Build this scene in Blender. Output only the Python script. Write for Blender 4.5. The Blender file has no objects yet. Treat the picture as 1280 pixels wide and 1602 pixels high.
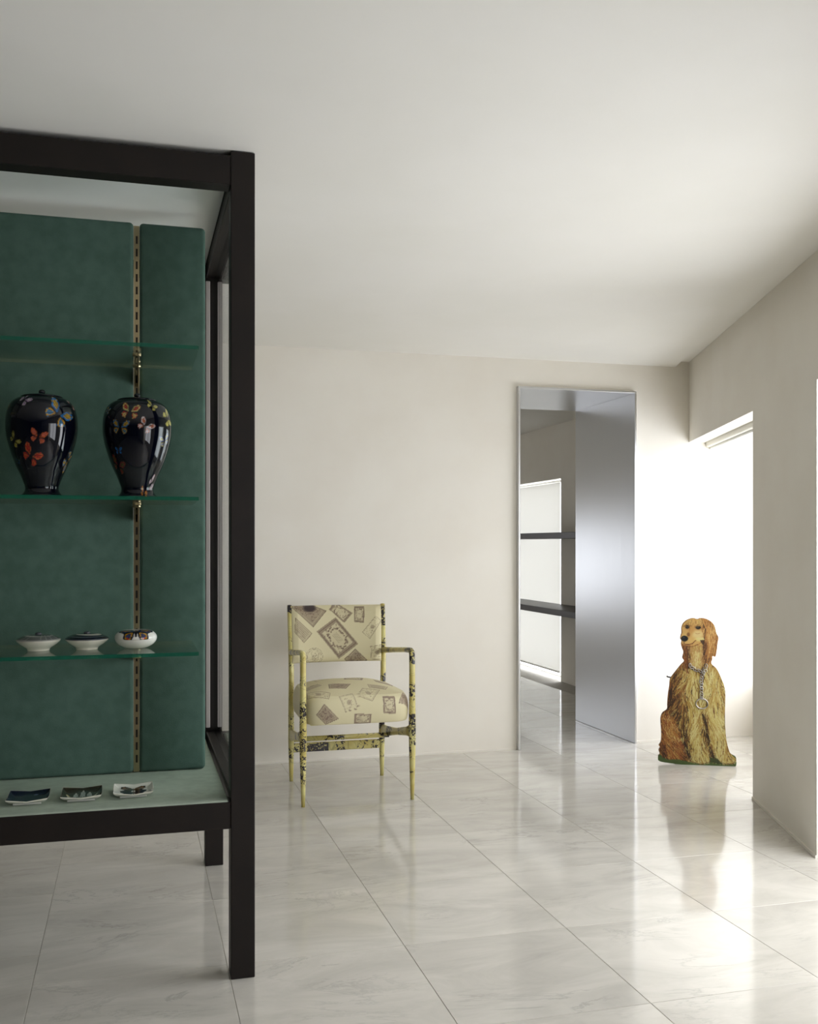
import bpy, bmesh, math, random
import numpy as np
from mathutils import Vector, Matrix
random.seed(7); RNG = np.random.default_rng(7)
SC = bpy.context.scene
COL = SC.collection

# ------------------------------------------------------------ camera, world, exposure
YAW = math.atan(432 / 1570)
EYE = 1.18
cam = bpy.data.cameras.new('camera')
cam.sensor_fit = 'HORIZONTAL'; cam.sensor_width = 36.0
cam.lens = 36.0 * 1570 / 1280
cam.shift_y = (852 - 801) / 1280
cam.clip_start = 0.05
cam_ob = bpy.data.objects.new('camera', cam); COL.objects.link(cam_ob)
cam_ob.location = (0, 0, EYE)
cam_ob.rotation_euler = (math.pi / 2, 0, -YAW)
SC.camera = cam_ob

world = bpy.data.worlds.new('sky'); SC.world = world
world.use_nodes = True
bg = world.node_tree.nodes['Background']
bg.inputs[0].default_value = (0.86, 0.93, 1.0, 1); bg.inputs[1].default_value = 2.0

SC.view_settings.view_transform = 'Standard'
SC.view_settings.look = 'None'
SC.view_settings.exposure = 0.12
SC.view_settings.gamma = 1.0
SC.view_settings.use_curve_mapping = False
SC.cycles.use_denoising = True
SC.cycles.max_bounces = 12
SC.cycles.diffuse_bounces = 8
SC.cycles.transparent_max_bounces = 16
SC.cycles.sample_clamp_indirect = 8.0

WINDOW_LIGHT = (4.8, 7.6, 4.8)      # brightness of the daylit panes of this room
NEXT_LIGHT = (6.0, 1.8)             # brightness of the daylit panes of the next room

# ------------------------------------------------------------ small helpers
def lin(c):
    return tuple(((v / 255) / 12.92 if v / 255 <= 0.04045 else ((v / 255 + 0.055) / 1.055) ** 2.4) for v in c)

def rgba(c): return (*lin(c), 1.0)

def link(name, me, parent=None, mats=()):
    o = bpy.data.objects.new(name, me); COL.objects.link(o)
    for m in (mats if isinstance(mats, (list, tuple)) else [mats]): me.materials.append(m)
    if parent is not None: o.parent = parent
    return o

def obj(name, bm, mat, parent=None, smooth=False):
    me = bpy.data.meshes.new(name)
    bmesh.ops.recalc_face_normals(bm, faces=bm.faces[:])
    bm.to_mesh(me); bm.free()
    if smooth:
        for p in me.polygons: p.use_smooth = True
    return link(name, me, parent, mat)

def thing(name, label, cat, loc=(0, 0, 0), rz=0.0, group=None):
    o = bpy.data.objects.new(name, None); COL.objects.link(o)
    o.empty_display_size = 0.1
    o.location = loc; o.rotation_euler = (0, 0, rz)
    return tag(o, label, cat, group)

def tag(o, label, cat, group=None):
    o['label'] = label; o['category'] = cat
    if group: o['group'] = group
    return o

def struct(o, label=None):
    o['kind'] = 'structure'
    if label: o['label'] = label
    return o

def box(bm, x0, x1, y0, y1, z0, z1, bev=0.0, seg=2):
    m = Matrix.Translation(((x0 + x1) / 2, (y0 + y1) / 2, (z0 + z1) / 2)) @ Matrix.Diagonal((abs(x1 - x0), abs(y1 - y0), abs(z1 - z0), 1))
    r = bmesh.ops.create_cube(bm, size=1.0, matrix=m)
    if bev:
        es = {e for v in r['verts'] for e in v.link_edges}
        bmesh.ops.bevel(bm, geom=list(es), offset=bev, segments=seg, affect='EDGES', profile=0.5)
    return bm

def boxo(name, mat, parent, x0, x1, y0, y1, z0, z1, bev=0.0, seg=2, smooth=False):
    return obj(name, box(bmesh.new(), x0, x1, y0, y1, z0, z1, bev, seg), mat, parent, smooth)

def prism(bm, pts, z0, z1):
    lo = [bm.verts.new((x, y, z0)) for x, y in pts]
    hi = [bm.verts.new((x, y, z1)) for x, y in pts]
    n = len(pts)
    bm.faces.new(lo[::-1]); bm.faces.new(hi)
    for i in range(n):
        bm.faces.new((lo[i], lo[(i + 1) % n], hi[(i + 1) % n], hi[i]))
    return bm

def loft(bm, rings, cap=True):
    rows = [[bm.verts.new(p) for p in r] for r in rings]
    n = len(rows[0])
    for a, b in zip(rows, rows[1:]):
        for i in range(n):
            bm.faces.new((a[i], a[(i + 1) % n], b[(i + 1) % n], b[i]))
    if cap:
        bm.faces.new(rows[0][::-1]); bm.faces.new(rows[-1])
    return bm

def tube(bm, pts, rad, seg=14, square=1.0):
    """round bar through points; rad is a number or a list of numbers or (rx, ry) pairs"""
    P = [Vector(p) for p in pts]; rings = []
    prev = None
    for i, p in enumerate(P):
        d = (P[min(i + 1, len(P) - 1)] - P[max(i - 1, 0)]).normalized()
        if prev is None:
            up = Vector((0, 1, 0)) if abs(d.y) < 0.9 else Vector((1, 0, 0))
            a = d.cross(up).normalized()
        else:
            a = (prev - d * prev.dot(d)).normalized()
        b = d.cross(a).normalized(); prev = a
        r = rad[i] if isinstance(rad, (list, tuple)) else rad
        rx, ry = r if isinstance(r, (list, tuple)) else (r, r)
        ring = []
        for k in range(seg):
            t = 2 * math.pi * k / seg
            c, s = math.cos(t), math.sin(t)
            if square < 1.0:
                c = math.copysign(abs(c) ** square, c); s = math.copysign(abs(s) ** square, s)
            ring.append(p + a * (c * rx) + b * (s * ry))
        rings.append(ring)
    return loft(bm, rings)

def lathe_mesh(name, prof, seg=96):
    """prof: list of (r, z) bottom to top; returns mesh and (ring, step) index per vertex"""
    vs, fs = [], []
    for r, z in prof:
        for k in range(seg):
            t = 2 * math.pi * k / seg
            vs.append((r * math.sin(t), -r * math.cos(t), z))      # t = 0 faces -Y
    n = len(prof)
    for i in range(n - 1):
        for k in range(seg):
            a, b = i * seg + k, i * seg + (k + 1) % seg
            fs.append((a, b, b + seg, a + seg))
    fs.append(tuple(range(seg))[::-1]); fs.append(tuple((n - 1) * seg + k for k in range(seg)))
    me = bpy.data.meshes.new(name); me.from_pydata(vs, [], fs)
    for p in me.polygons: p.use_smooth = len(p.vertices) == 4
    me.update()
    return me

def spline(pts, n):
    """Catmull-Rom through 2-D points, n samples in all"""
    P = np.array(pts, float)
    d = np.r_[0, np.cumsum(np.hypot(*np.diff(P, axis=0).T))]
    out = []
    for s in np.linspace(0, d[-1], n):
        i = min(max(np.searchsorted(d, s) - 1, 0), len(P) - 2)
        t = (s - d[i]) / max(d[i + 1] - d[i], 1e-9)
        p0, p1, p2, p3 = P[max(i - 1, 0)], P[i], P[i + 1], P[min(i + 2, len(P) - 1)]
        out.append(0.5 * (2 * p1 + (p2 - p0) * t + (2 * p0 - 5 * p1 + 4 * p2 - p3) * t * t + (3 * p1 - p0 - 3 * p2 + p3) * t ** 3))
    return [tuple(p) for p in out]

# ------------------------------------------------------------ flat print: colours drawn in memory, stored per vertex
class Canvas:
    def __init__(self, w, h, col):
        self.w, self.h = w, h
        self.a = np.empty((h, w, 3), float); self.a[:] = col
    def _win(self, x0, x1, y0, y1):
        x0 = max(int(math.floor(x0)), 0); y0 = max(int(math.floor(y0)), 0)
        x1 = min(int(math.ceil(x1)) + 1, self.w); y1 = min(int(math.ceil(y1)) + 1, self.h)
        if x1 <= x0 or y1 <= y0: return None
        yy, xx = np.mgrid[y0:y1, x0:x1]
        return xx + 0.5, yy + 0.5, slice(y0, y1), slice(x0, x1)
    def mask_poly(self, pts):
        P = np.array(pts, float)
        w = self._win(P[:, 0].min() - 1, P[:, 0].max() + 1, P[:, 1].min() - 1, P[:, 1].max() + 1)
        if w is None: return None
        xx, yy, sy, sx = w
        ins = np.zeros(xx.shape, bool)
        j = len(P) - 1
        for i in range(len(P)):
            xi, yi, xj, yj = *P[i], *P[j]
            c = (yi > yy) != (yj > yy)
            ins ^= c & (xx < (xj - xi) * (yy - yi) / (yj - yi + 1e-12) + xi)
            j = i
        return ins, sy, sx
    def blend(self, m, sy, sx, col, alpha):
        m = (m * alpha)[..., None]
        self.a[sy, sx] = self.a[sy, sx] * (1 - m) + np.array(col, float) * m
    def poly(self, pts, col, alpha=1.0):
        r = self.mask_poly(pts)
        if r: self.blend(r[0].astype(float), r[1], r[2], col, alpha)
    def ellipse(self, cx, cy, rx, ry, col, alpha=1.0, soft=0.15, rot=0.0):
        R = max(rx, ry) * 1.3
        w = self._win(cx - R, cx + R, cy - R, cy + R)
        if w is None: return
        xx, yy, sy, sx = w
        c, s = math.cos(rot), math.sin(rot)
        dx, dy = xx - cx, yy - cy
        d = np.hypot((dx * c + dy * s) / rx, (-dx * s + dy * c) / ry)
        self.blend(np.clip((1 - d) / soft + 0.5, 0, 1), sy, sx, col, alpha)
    def line(self, p, q, wd, col, alpha=1.0):
        w = self._win(min(p[0], q[0]) - wd - 1, max(p[0], q[0]) + wd + 1, min(p[1], q[1]) - wd - 1, max(p[1], q[1]) + wd + 1)
        if w is None: return
        xx, yy, sy, sx = w
        dx, dy = q[0] - p[0], q[1] - p[1]
        t = np.clip(((xx - p[0]) * dx + (yy - p[1]) * dy) / (dx * dx + dy * dy + 1e-9), 0, 1)
        d = np.hypot(xx - p[0] - t * dx, yy - p[1] - t * dy)
        self.blend(np.clip(wd / 2 + 0.5 - d, 0, 1), sy, sx, col, alpha)
    def path(self, pts, wd, col, alpha=1.0, closed=False):
        pts = list(pts) + ([pts[0]] if closed else [])
        for p, q in zip(pts, pts[1:]): self.line(p, q, wd, col, alpha)
    def sample(self, u, v):
        x = np.clip(np.asarray(u) * self.w, 0, self.w - 1).astype(int)
        y = np.clip(np.asarray(v) * self.h, 0, self.h - 1).astype(int)
        c = np.clip(self.a[y, x] / 255, 0, 1)
        return np.where(c <= 0.04045, c / 12.92, ((c + 0.055) / 1.055) ** 2.4)

def put_print(me, cols):
    at = me.color_attributes.new('print', 'FLOAT_COLOR', 'POINT')
    a = np.ones((len(me.vertices), 4), np.float32); a[:, :3] = cols
    at.data.foreach_set('color', a.ravel())

# ------------------------------------------------------------ materials
def mat(name, col=(200, 200, 200), rough=0.5, metal=0.0, spec=0.5, coat=0.0):
    m = bpy.data.materials.new(name); m.use_nodes = True
    b = m.node_tree.nodes['Principled BSDF']
    b.inputs['Base Color'].default_value = rgba(col)
    b.inputs['Roughness'].default_value = rough
    b.inputs['Metallic'].default_value = metal
    b.inputs['Specular IOR Level'].default_value = spec
    b.inputs['Coat Weight'].default_value = coat
    b.inputs['Coat Roughness'].default_value = 0.05
    return m

def nodes(m): return m.node_tree.nodes, m.node_tree.links, m.node_tree.nodes['Principled BSDF']

def add(N, kind, **kw):
    n = N.new(kind)
    for k, v in kw.items():
        if k.startswith('i_'): n.inputs[k[2:].replace('_', ' ')].default_value = v
        else: setattr(n, k, v)
    return n

def ramp(N, stops, interp='LINEAR'):
    r = N.new('ShaderNodeValToRGB'); r.color_ramp.interpolation = interp
    e = r.color_ramp.elements
    e[0].position, e[0].color = stops[0][0], stops[0][1]
    e[1].position, e[1].color = stops[-1][0], stops[-1][1]
    for p, c in stops[1:-1]:
        x = e.new(p); x.color = c
    return r

def mottled(name, c1, c2, scale, rough, bump=0.0, bscale=200, **kw):
    m = mat(name, c1, rough, **kw); N, L, b = nodes(m)
    tc = add(N, 'ShaderNodeTexCoord')
    nz = add(N, 'ShaderNodeTexNoise'); nz.inputs['Scale'].default_value = scale; nz.inputs['Detail'].default_value = 5
    L.new(tc.outputs['Object'], nz.inputs['Vector'])
    r = ramp(N, [(0.35, rgba(c1)), (0.65, rgba(c2))])
    L.new(nz.outputs['Fac'], r.inputs[0]); L.new(r.outputs[0], b.inputs['Base Color'])
    if bump:
        n2 = add(N, 'ShaderNodeTexNoise'); n2.inputs['Scale'].default_value = bscale; n2.inputs['Detail'].default_value = 3
        L.new(tc.outputs['Object'], n2.inputs['Vector'])
        bp = add(N, 'ShaderNodeBump'); bp.inputs['Strength'].default_value = bump; bp.inputs['Distance'].default_value = 0.002
        L.new(n2.outputs['Fac'], bp.inputs['Height']); L.new(bp.outputs[0], b.inputs['Normal'])
    return m

def print_mat(name, rough=0.4, spec=0.5, coat=0.0):
    m = mat(name, (200, 200, 200), rough, spec=spec, coat=coat); N, L, b = nodes(m)
    a = add(N, 'ShaderNodeVertexColor', layer_name='print')
    L.new(a.outputs['Color'], b.inputs['Base Color'])
    return m

def marble_mat():
    m = mat('white_marble', (214, 212, 206), 0.16, spec=0.5); N, L, b = nodes(m)
    geo = add(N, 'ShaderNodeNewGeometry'); oi = add(N, 'ShaderNodeObjectInfo')
    mul = add(N, 'ShaderNodeVectorMath', operation='SCALE'); mul.inputs['Scale'].default_value = 9.0
    comb = add(N, 'ShaderNodeCombineXYZ')
    for i in range(3): L.new(oi.outputs['Random'], comb.inputs[i])
    L.new(comb.outputs[0], mul.inputs[0])
    ad = add(N, 'ShaderNodeVectorMath', operation='ADD')
    L.new(geo.outputs['Position'], ad.inputs[0]); L.new(mul.outputs[0], ad.inputs[1])
    mp = add(N, 'ShaderNodeMapping'); mp.inputs['Scale'].default_value = (1.0, 2.6, 1.0); mp.inputs['Rotation'].default_value = (0, 0, 0.25)
    L.new(ad.outputs[0], mp.inputs[0])
    n1 = add(N, 'ShaderNodeTexNoise'); n1.inputs['Scale'].default_value = 2.2; n1.inputs['Detail'].default_value = 9; n1.inputs['Roughness'].default_value = 0.62; n1.inputs['Distortion'].default_value = 0.9
    L.new(mp.outputs[0], n1.inputs[0])
    r1 = ramp(N, [(0.32, rgba((184, 180, 171))), (0.62, rgba((202, 198, 189)))])
    L.new(n1.outputs['Fac'], r1.inputs[0])
    n2 = add(N, 'ShaderNodeTexNoise'); n2.inputs['Scale'].default_value = 1.5; n2.inputs['Detail'].default_value = 10; n2.inputs['Roughness'].default_value = 0.65; n2.inputs['Distortion'].default_value = 1.6
    L.new(mp.outputs[0], n2.inputs[0])
    ab = add(N, 'ShaderNodeMath', operation='SUBTRACT'); ab.inputs[1].default_value = 0.5; L.new(n2.outputs['Fac'], ab.inputs[0])
    ab2 = add(N, 'ShaderNodeMath', operation='ABSOLUTE'); L.new(ab.outputs[0], ab2.inputs[0])
    r2 = ramp(N, [(0.0, (0.40, 0.40, 0.40, 1)), (0.022, (0.0, 0.0, 0.0, 1))])
    L.new(ab2.outputs[0], r2.inputs[0])
    n3 = add(N, 'ShaderNodeTexNoise'); n3.inputs['Scale'].default_value = 3.0; L.new(ad.outputs[0], n3.inputs[0])
    r3 = ramp(N, [(0.5, (0, 0, 0, 1)), (0.68, (1, 1, 1, 1))]); L.new(n3.outputs['Fac'], r3.inputs[0])
    mm = add(N, 'ShaderNodeMath', operation='MULTIPLY'); L.new(r2.outputs[0], mm.inputs[0]); L.new(r3.outputs[0], mm.inputs[1])
    mx = add(N, 'ShaderNodeMix', data_type='RGBA'); mx.inputs['B'].default_value = rgba((128, 126, 120))
    L.new(mm.outputs[0], mx.inputs['Factor']); L.new(r1.outputs[0], mx.inputs['A'])
    hs = add(N, 'ShaderNodeHueSaturation')
    mr = add(N, 'ShaderNodeMapRange'); mr.inputs['To Min'].default_value = 0.955; mr.inputs['To Max'].default_value = 1.02
    L.new(oi.outputs['Random'], mr.inputs[0]); L.new(mr.outputs[0], hs.inputs['Value'])
    L.new(mx.outputs['Result'], hs.inputs['Color']); L.new(hs.outputs[0], b.inputs['Base Color'])
    nr = add(N, 'ShaderNodeTexNoise'); nr.inputs['Scale'].default_value = 5.0; L.new(ad.outputs[0], nr.inputs[0])
    rr = add(N, 'ShaderNodeMapRange'); rr.inputs['To Min'].default_value = 0.07; rr.inputs['To Max'].default_value = 0.13
    L.new(nr.outputs['Fac'], rr.inputs[0]); L.new(rr.outputs[0], b.inputs['Roughness'])
    return m

def lit_mat(name, col, strength):
    m = bpy.data.materials.new(name); m.use_nodes = True
    N, L = m.node_tree.nodes, m.node_tree.links
    N.clear()
    e = N.new('ShaderNodeEmission'); o = N.new('ShaderNodeOutputMaterial')
    e.inputs[0].default_value = rgba(col); e.inputs[1].default_value = strength
    L.new(e.outputs[0], o.inputs[0])
    return m

def glass_mat(name, tint, fres=1.5, gl_rough=0.0):
    m = bpy.data.materials.new(name); m.use_nodes = True
    N, L = m.node_tree.nodes, m.node_tree.links
    N.clear()
    o = N.new('ShaderNodeOutputMaterial'); t = N.new('ShaderNodeBsdfTransparent'); g = N.new('ShaderNodeBsdfGlossy')
    t.inputs[0].default_value = rgba(tint); g.inputs['Roughness'].default_value = gl_rough
    lw = N.new('ShaderNodeLayerWeight'); lw.inputs[0].default_value = 0.5
    pw = N.new('ShaderNodeMath'); pw.operation = 'POWER'; pw.inputs[1].default_value = 5.0
    fr = N.new('ShaderNodeMath'); fr.operation = 'MULTIPLY_ADD'; fr.inputs[1].default_value = 0.9; fr.inputs[2].default_value = 0.04
    L.new(lw.outputs['Facing'], pw.inputs[0]); L.new(pw.outputs[0], fr.inputs[0])
    mx = N.new('ShaderNodeMixShader')
    L.new(fr.outputs[0], mx.inputs[0]); L.new(t.outputs[0], mx.inputs[1]); L.new(g.outputs[0], mx.inputs[2]); L.new(mx.outputs[0], o.inputs[0])
    return m

def blind_mat():
    m = bpy.data.materials.new('blind_cloth'); m.use_nodes = True
    N, L = m.node_tree.nodes, m.node_tree.links
    N.clear()
    o = N.new('ShaderNodeOutputMaterial'); d = N.new('ShaderNodeBsdfDiffuse'); t = N.new('ShaderNodeBsdfTranslucent')
    d.inputs[0].default_value = rgba((225, 223, 215)); t.inputs[0].default_value = rgba((207, 206, 202))
    mx = N.new('ShaderNodeMixShader'); mx.inputs[0].default_value = 0.55
    L.new(d.outputs[0], mx.inputs[1]); L.new(t.outputs[0], mx.inputs[2]); L.new(mx.outputs[0], o.inputs[0])
    return m

def velvet_mat(name, c1, c2, sheen):
    m = mottled(name, c1, c2, 26, 0.95, bump=0.25, bscale=420, spec=0.1)
    b = m.node_tree.nodes['Principled BSDF']
    b.inputs['Sheen Weight'].default_value = sheen; b.inputs['Sheen Roughness'].default_value = 0.35
    b.inputs['Sheen Tint'].default_value = rgba((190, 220, 200))
    return m

def brushed_mat():
    m = mat('brushed_aluminium', (222, 223, 225), 0.32, metal=1.0); N, L, b = nodes(m)
    tc = add(N, 'ShaderNodeTexCoord'); mp = add(N, 'ShaderNodeMapping'); mp.inputs['Scale'].default_value = (260, 260, 3)
    nz = add(N, 'ShaderNodeTexNoise'); nz.inputs['Scale'].default_value = 1.0; nz.inputs['Detail'].default_value = 4
    L.new(tc.outputs['Object'], mp.inputs[0]); L.new(mp.outputs[0], nz.inputs[0])
    rr = add(N, 'ShaderNodeMapRange'); rr.inputs['To Min'].default_value = 0.26; rr.inputs['To Max'].default_value = 0.38
    L.new(nz.outputs['Fac'], rr.inputs[0]); L.new(rr.outputs[0], b.inputs['Roughness'])
    return m

def printed_lacquer():
    """pale yellow lacquer with patches of dark ink print"""
    m = mat('printed_lacquer', (196, 184, 112), 0.28, spec=0.5); N, L, b = nodes(m)
    tc = add(N, 'ShaderNodeTexCoord')
    mp = add(N, 'ShaderNodeMapping'); mp.inputs['Scale'].default_value = (13, 13, 17)
    L.new(tc.outputs['Object'], mp.inputs[0])
    vo = add(N, 'ShaderNodeTexVoronoi', distance='CHEBYCHEV'); vo.inputs['Scale'].default_value = 1.0
    L.new(mp.outputs[0], vo.inputs['Vector'])
    sp = add(N, 'ShaderNodeSeparateColor'); L.new(vo.outputs['Color'], sp.inputs[0])
    pick = add(N, 'ShaderNodeMath', operation='GREATER_THAN'); pick.inputs[1].default_value = 0.56; L.new(sp.outputs[0], pick.inputs[0])
    nz = add(N, 'ShaderNodeTexNoise'); nz.inputs['Scale'].default_value = 70; nz.inputs['Detail'].default_value = 3; nz.inputs['Distortion'].default_value = 1.2
    L.new(tc.outputs['Object'], nz.inputs['Vector'])
    th = add(N, 'ShaderNodeMapRange'); th.inputs['To Min'].default_value = 0.42; th.inputs['To Max'].default_value = 0.60; L.new(sp.outputs[1], th.inputs[0])
    ink = add(N, 'ShaderNodeMath', operation='GREATER_THAN'); L.new(nz.outputs['Fac'], ink.inputs[0]); L.new(th.outputs[0], ink.inputs[1])
    mu = add(N, 'ShaderNodeMath', operation='MULTIPLY'); L.new(pick.outputs[0], mu.inputs[0]); L.new(ink.outputs[0], mu.inputs[1])
    vb = add(N, 'ShaderNodeTexVoronoi', feature='DISTANCE_TO_EDGE'); vb.inputs['Scale'].default_value = 1.0
    L.new(mp.outputs[0], vb.inputs['Vector'])
    ln = add(N, 'ShaderNodeMath', operation='COMPARE'); ln.inputs[1].default_value = 0.07; ln.inputs[2].default_value = 0.014; L.new(vb.outputs[0], ln.inputs[0])
    ln2 = add(N, 'ShaderNodeMath', operation='MULTIPLY'); ln2.inputs[1].default_value = 0.32; L.new(ln.outputs[0], ln2.inputs[0])
    mxx = add(N, 'ShaderNodeMath', operation='MAXIMUM'); L.new(mu.outputs[0], mxx.inputs[0]); L.new(ln2.outputs[0], mxx.inputs[1])
    n2 = add(N, 'ShaderNodeTexNoise'); n2.inputs['Scale'].default_value = 14; L.new(tc.outputs['Object'], n2.inputs['Vector'])
    r = ramp(N, [(0.35, rgba((190, 174, 98))), (0.65, rgba((206, 198, 132)))]); L.new(n2.outputs['Fac'], r.inputs[0])
    sz = add(N, 'ShaderNodeSeparateXYZ'); L.new(tc.outputs['Object'], sz.inputs[0])
    hz = add(N, 'ShaderNodeMapRange'); hz.inputs['From Min'].default_value = 0.085; hz.inputs['From Max'].default_value = 0.115; L.new(sz.outputs['Z'], hz.inputs[0])
    mxx0 = mxx; mxx = add(N, 'ShaderNodeMath', operation='MULTIPLY'); L.new(mxx0.outputs[0], mxx.inputs[0]); L.new(hz.outputs[0], mxx.inputs[1])
    mx = add(N, 'ShaderNodeMix', data_type='RGBA'); mx.inputs['B'].default_value = rgba((34, 28, 36))
    L.new(mxx.outputs[0], mx.inputs['Factor']); L.new(r.outputs[0], mx.inputs['A']); L.new(mx.outputs['Result'], b.inputs['Base Color'])
    return m

def glass_edge_mat(name='green_glass_edge', col=(30, 104, 84), thru=(150, 215, 190), fac=0.45):
    m = bpy.data.materials.new(name); m.use_nodes = True
    N, L = m.node_tree.nodes, m.node_tree.links
    b = N['Principled BSDF']; b.inputs['Base Color'].default_value = rgba(col); b.inputs['Roughness'].default_value = 0.1
    t = N.new('ShaderNodeBsdfTransparent'); t.inputs[0].default_value = rgba(thru)
    mx = N.new('ShaderNodeMixShader'); mx.inputs[0].default_value = fac
    L.new(b.outputs[0], mx.inputs[1]); L.new(t.outputs[0], mx.inputs[2]); L.new(mx.outputs[0], N['Material Output'].inputs[0])
    return m

M = dict(
    wall=mottled('warm_white_plaster', (228, 223, 213), (232, 228, 219), 3.0, 0.75, bump=0.05, bscale=60, spec=0.25),
    ceil=mottled('white_ceiling_paint', (229, 227, 220), (232, 230, 224), 2.0, 0.8, spec=0.2),
    marble=marble_mat(),
    grout=mottled('grey_grout', (186, 182, 172), (174, 170, 160), 30, 0.9),
    wood=mottled('dark_brown_wood', (22, 16, 13), (28, 21, 17), 9, 0.5, bump=0.05, bscale=90, spec=0.3),
    bead=mat('greyish_pink_bead', (176, 164, 160), 0.45),
    board=mat('white_board', (232, 233, 230), 0.3),
    velvet=velvet_mat('green_velvet', (74, 96, 86), (82, 104, 94), 0.32),
    base=velvet_mat('pale_green_cloth', (146, 156, 142), (156, 166, 151), 0.15),
    brass=mat('brass', (182, 166, 132), 0.3, metal=1.0),
    slot=mat('slot_dark', (40, 28, 20), 0.7),
    glass=glass_mat('clear_glass', (249, 254, 251)),
    glint_edge=glass_edge_mat('glass_edge_painted_glint', (190, 186, 150), (235, 245, 238), 0.72),  # back and side shelf edges coloured pale, painting in the light they catch
    pane=glass_mat('side_pane_glass', (244, 248, 247)),
    edge=glass_edge_mat(),
    metal=brushed_mat(),
    white=mat('white_window_frame', (232, 232, 228), 0.4),
    cassette=mat('cream_cassette', (226, 224, 212), 0.5),
    **{'lit%d' % (i + 1): lit_mat('daylit_frosted_pane', (246, 249, 255), v) for i, v in enumerate(WINDOW_LIGHT + NEXT_LIGHT)},
    wall2=mottled('grey_green_bounce_cut', (72, 78, 72), (78, 84, 78), 3, 0.8),  # for the unseen left and rear walls; dark tone added to cut bounce light
    blind=blind_mat(),
    darkwood=mottled('dark_grey_brown_wood', (52, 46, 44), (64, 56, 52), 8, 0.4),
    lacquer=printed_lacquer(),
    fabric=print_mat('printed_fabric', 0.5, 0.35),
    glaze=print_mat('printed_glaze', 0.04, 0.4, 0.15),
    china=print_mat('printed_china', 0.15, 0.5, 0.3),
    dogprint=print_mat('printed_board', 0.35, 0.4),
    dogedge=mat('board_edge', (92, 66, 44), 0.6),
    steel=mat('silver_chain', (188, 184, 180), 0.3, metal=1.0),
    black=mat('black_metal', (24, 22, 22), 0.4),
)

# ------------------------------------------------------------ the room
CEIL = 2.25
YB = 5.41                      # room face of the back wall
YN = 6.20                      # next-room face of the back wall
ANG = math.radians(19.45)      # slant of the window wall
P0 = (2.773, 4.065)
SD = (math.sin(ANG), math.cos(ANG)); SN = (math.cos(ANG), -math.sin(ANG))
XL, YR = -3.8, -3.4            # left wall, rear wall
def W(s, off): return (P0[0] + SD[0] * s + SN[0] * off, P0[1] + SD[1] * s + SN[1] * off)
def s_at(y, off): return (y - P0[1] - SN[1] * off) / SD[1]
HEAD = 1.80                    # underside of the window header
REC = 0.46                     # depth of the window recesses

# floor: grout bed with one object for each marble tile
bm = bmesh.new()
prism(bm, [(XL, YR), W(s_at(YR, 0.55), 0.55), W(s_at(YB, 0.55), 0.55), (XL, YB)], -0.06, -0.0012)
box(bm, -0.6, 3.9, YB, 10.3, -0.06, -0.0012)
floor = struct(obj('floor', bm, M['grout']), 'white marble tiled floor with fine grey joints')
TX, TY, TX0, TY0 = 0.515, 0.528, 0.255, 2.325
tile_me = None
def tile(x, y):
    global tile_me
    if tile_me is None:
        b = bmesh.new(); box(b, 0.0008, TX - 0.0008, 0.0008, TY - 0.0008, -0.02, 0.0, 0.0006, 1)
        bmesh.ops.recalc_face_normals(b, faces=b.faces[:])
        tile_me = bpy.data.meshes.new('tile'); b.to_mesh(tile_me); b.free(); tile_me.materials.append(M['marble'])
    o = bpy.data.objects.new('tile', tile_me); COL.objects.link(o); o.parent = floor; o.location = (x, y, 0)
for i in range(-6, 8):
    for j in range(-6, 16):
        x, y = TX0 + TX * i, TY0 + TY * j
        if i <= -2: y += 0.21
        if y > 9.9: continue
        xr = W(s_at(max(y, YR), 0.3), 0.3)[0] if y < YB - 0.2 else 3.5
        if y < YB - 0.2 and (x > xr or y < YR + 0.1): continue
        if y >= YB - 0.2 and (x < 1.2 or x > 3.3): continue
        tile(x, y)

# ceiling with a shadow slot along the window wall
bm = bmesh.new()
prism(bm, [(XL, YR), W(s_at(YR, -0.088), -0.088), W(s_at(YB, -0.088), -0.088), (XL, YB)], CEIL, CEIL + 0.035)
prism(bm, [(XL, YR), W(s_at(YR, 0.7), 0.7), W(s_at(YB, 0.7), 0.7), (XL, YB)], CEIL + 0.035, CEIL + 0.11)
struct(obj('ceiling', bm, M['ceil']), 'smooth white ceiling with a narrow slot along the window wall')
struct(boxo('ceiling', M['ceil'], None, -0.6, 3.9, YN, 10.3, 2.225, 2.33), 'ceiling of the next room')

# back wall with the doorway
DX0, DX1, DZ = 2.132, 2.882, 2.090
bm = bmesh.new()
box(bm, XL, DX0, YB, YN, 0, CEIL + 0.11)
box(bm, DX1, 4.6, YB, YN, 0, CEIL + 0.11)
box(bm, DX0, DX1, YB, YN, DZ, CEIL + 0.11)
struct(obj('wall_back', bm, M['wall']), 'warm white back wall with a metal-lined doorway')
struct(boxo('wall_left', M['wall2'], None, XL - 0.15, XL, YR, YB, 0, CEIL + 0.11))
struct(boxo('wall_rear', M['wall2'], None, XL, 1.0, YR - 0.15, YR, 0, CEIL + 0.11))

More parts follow.
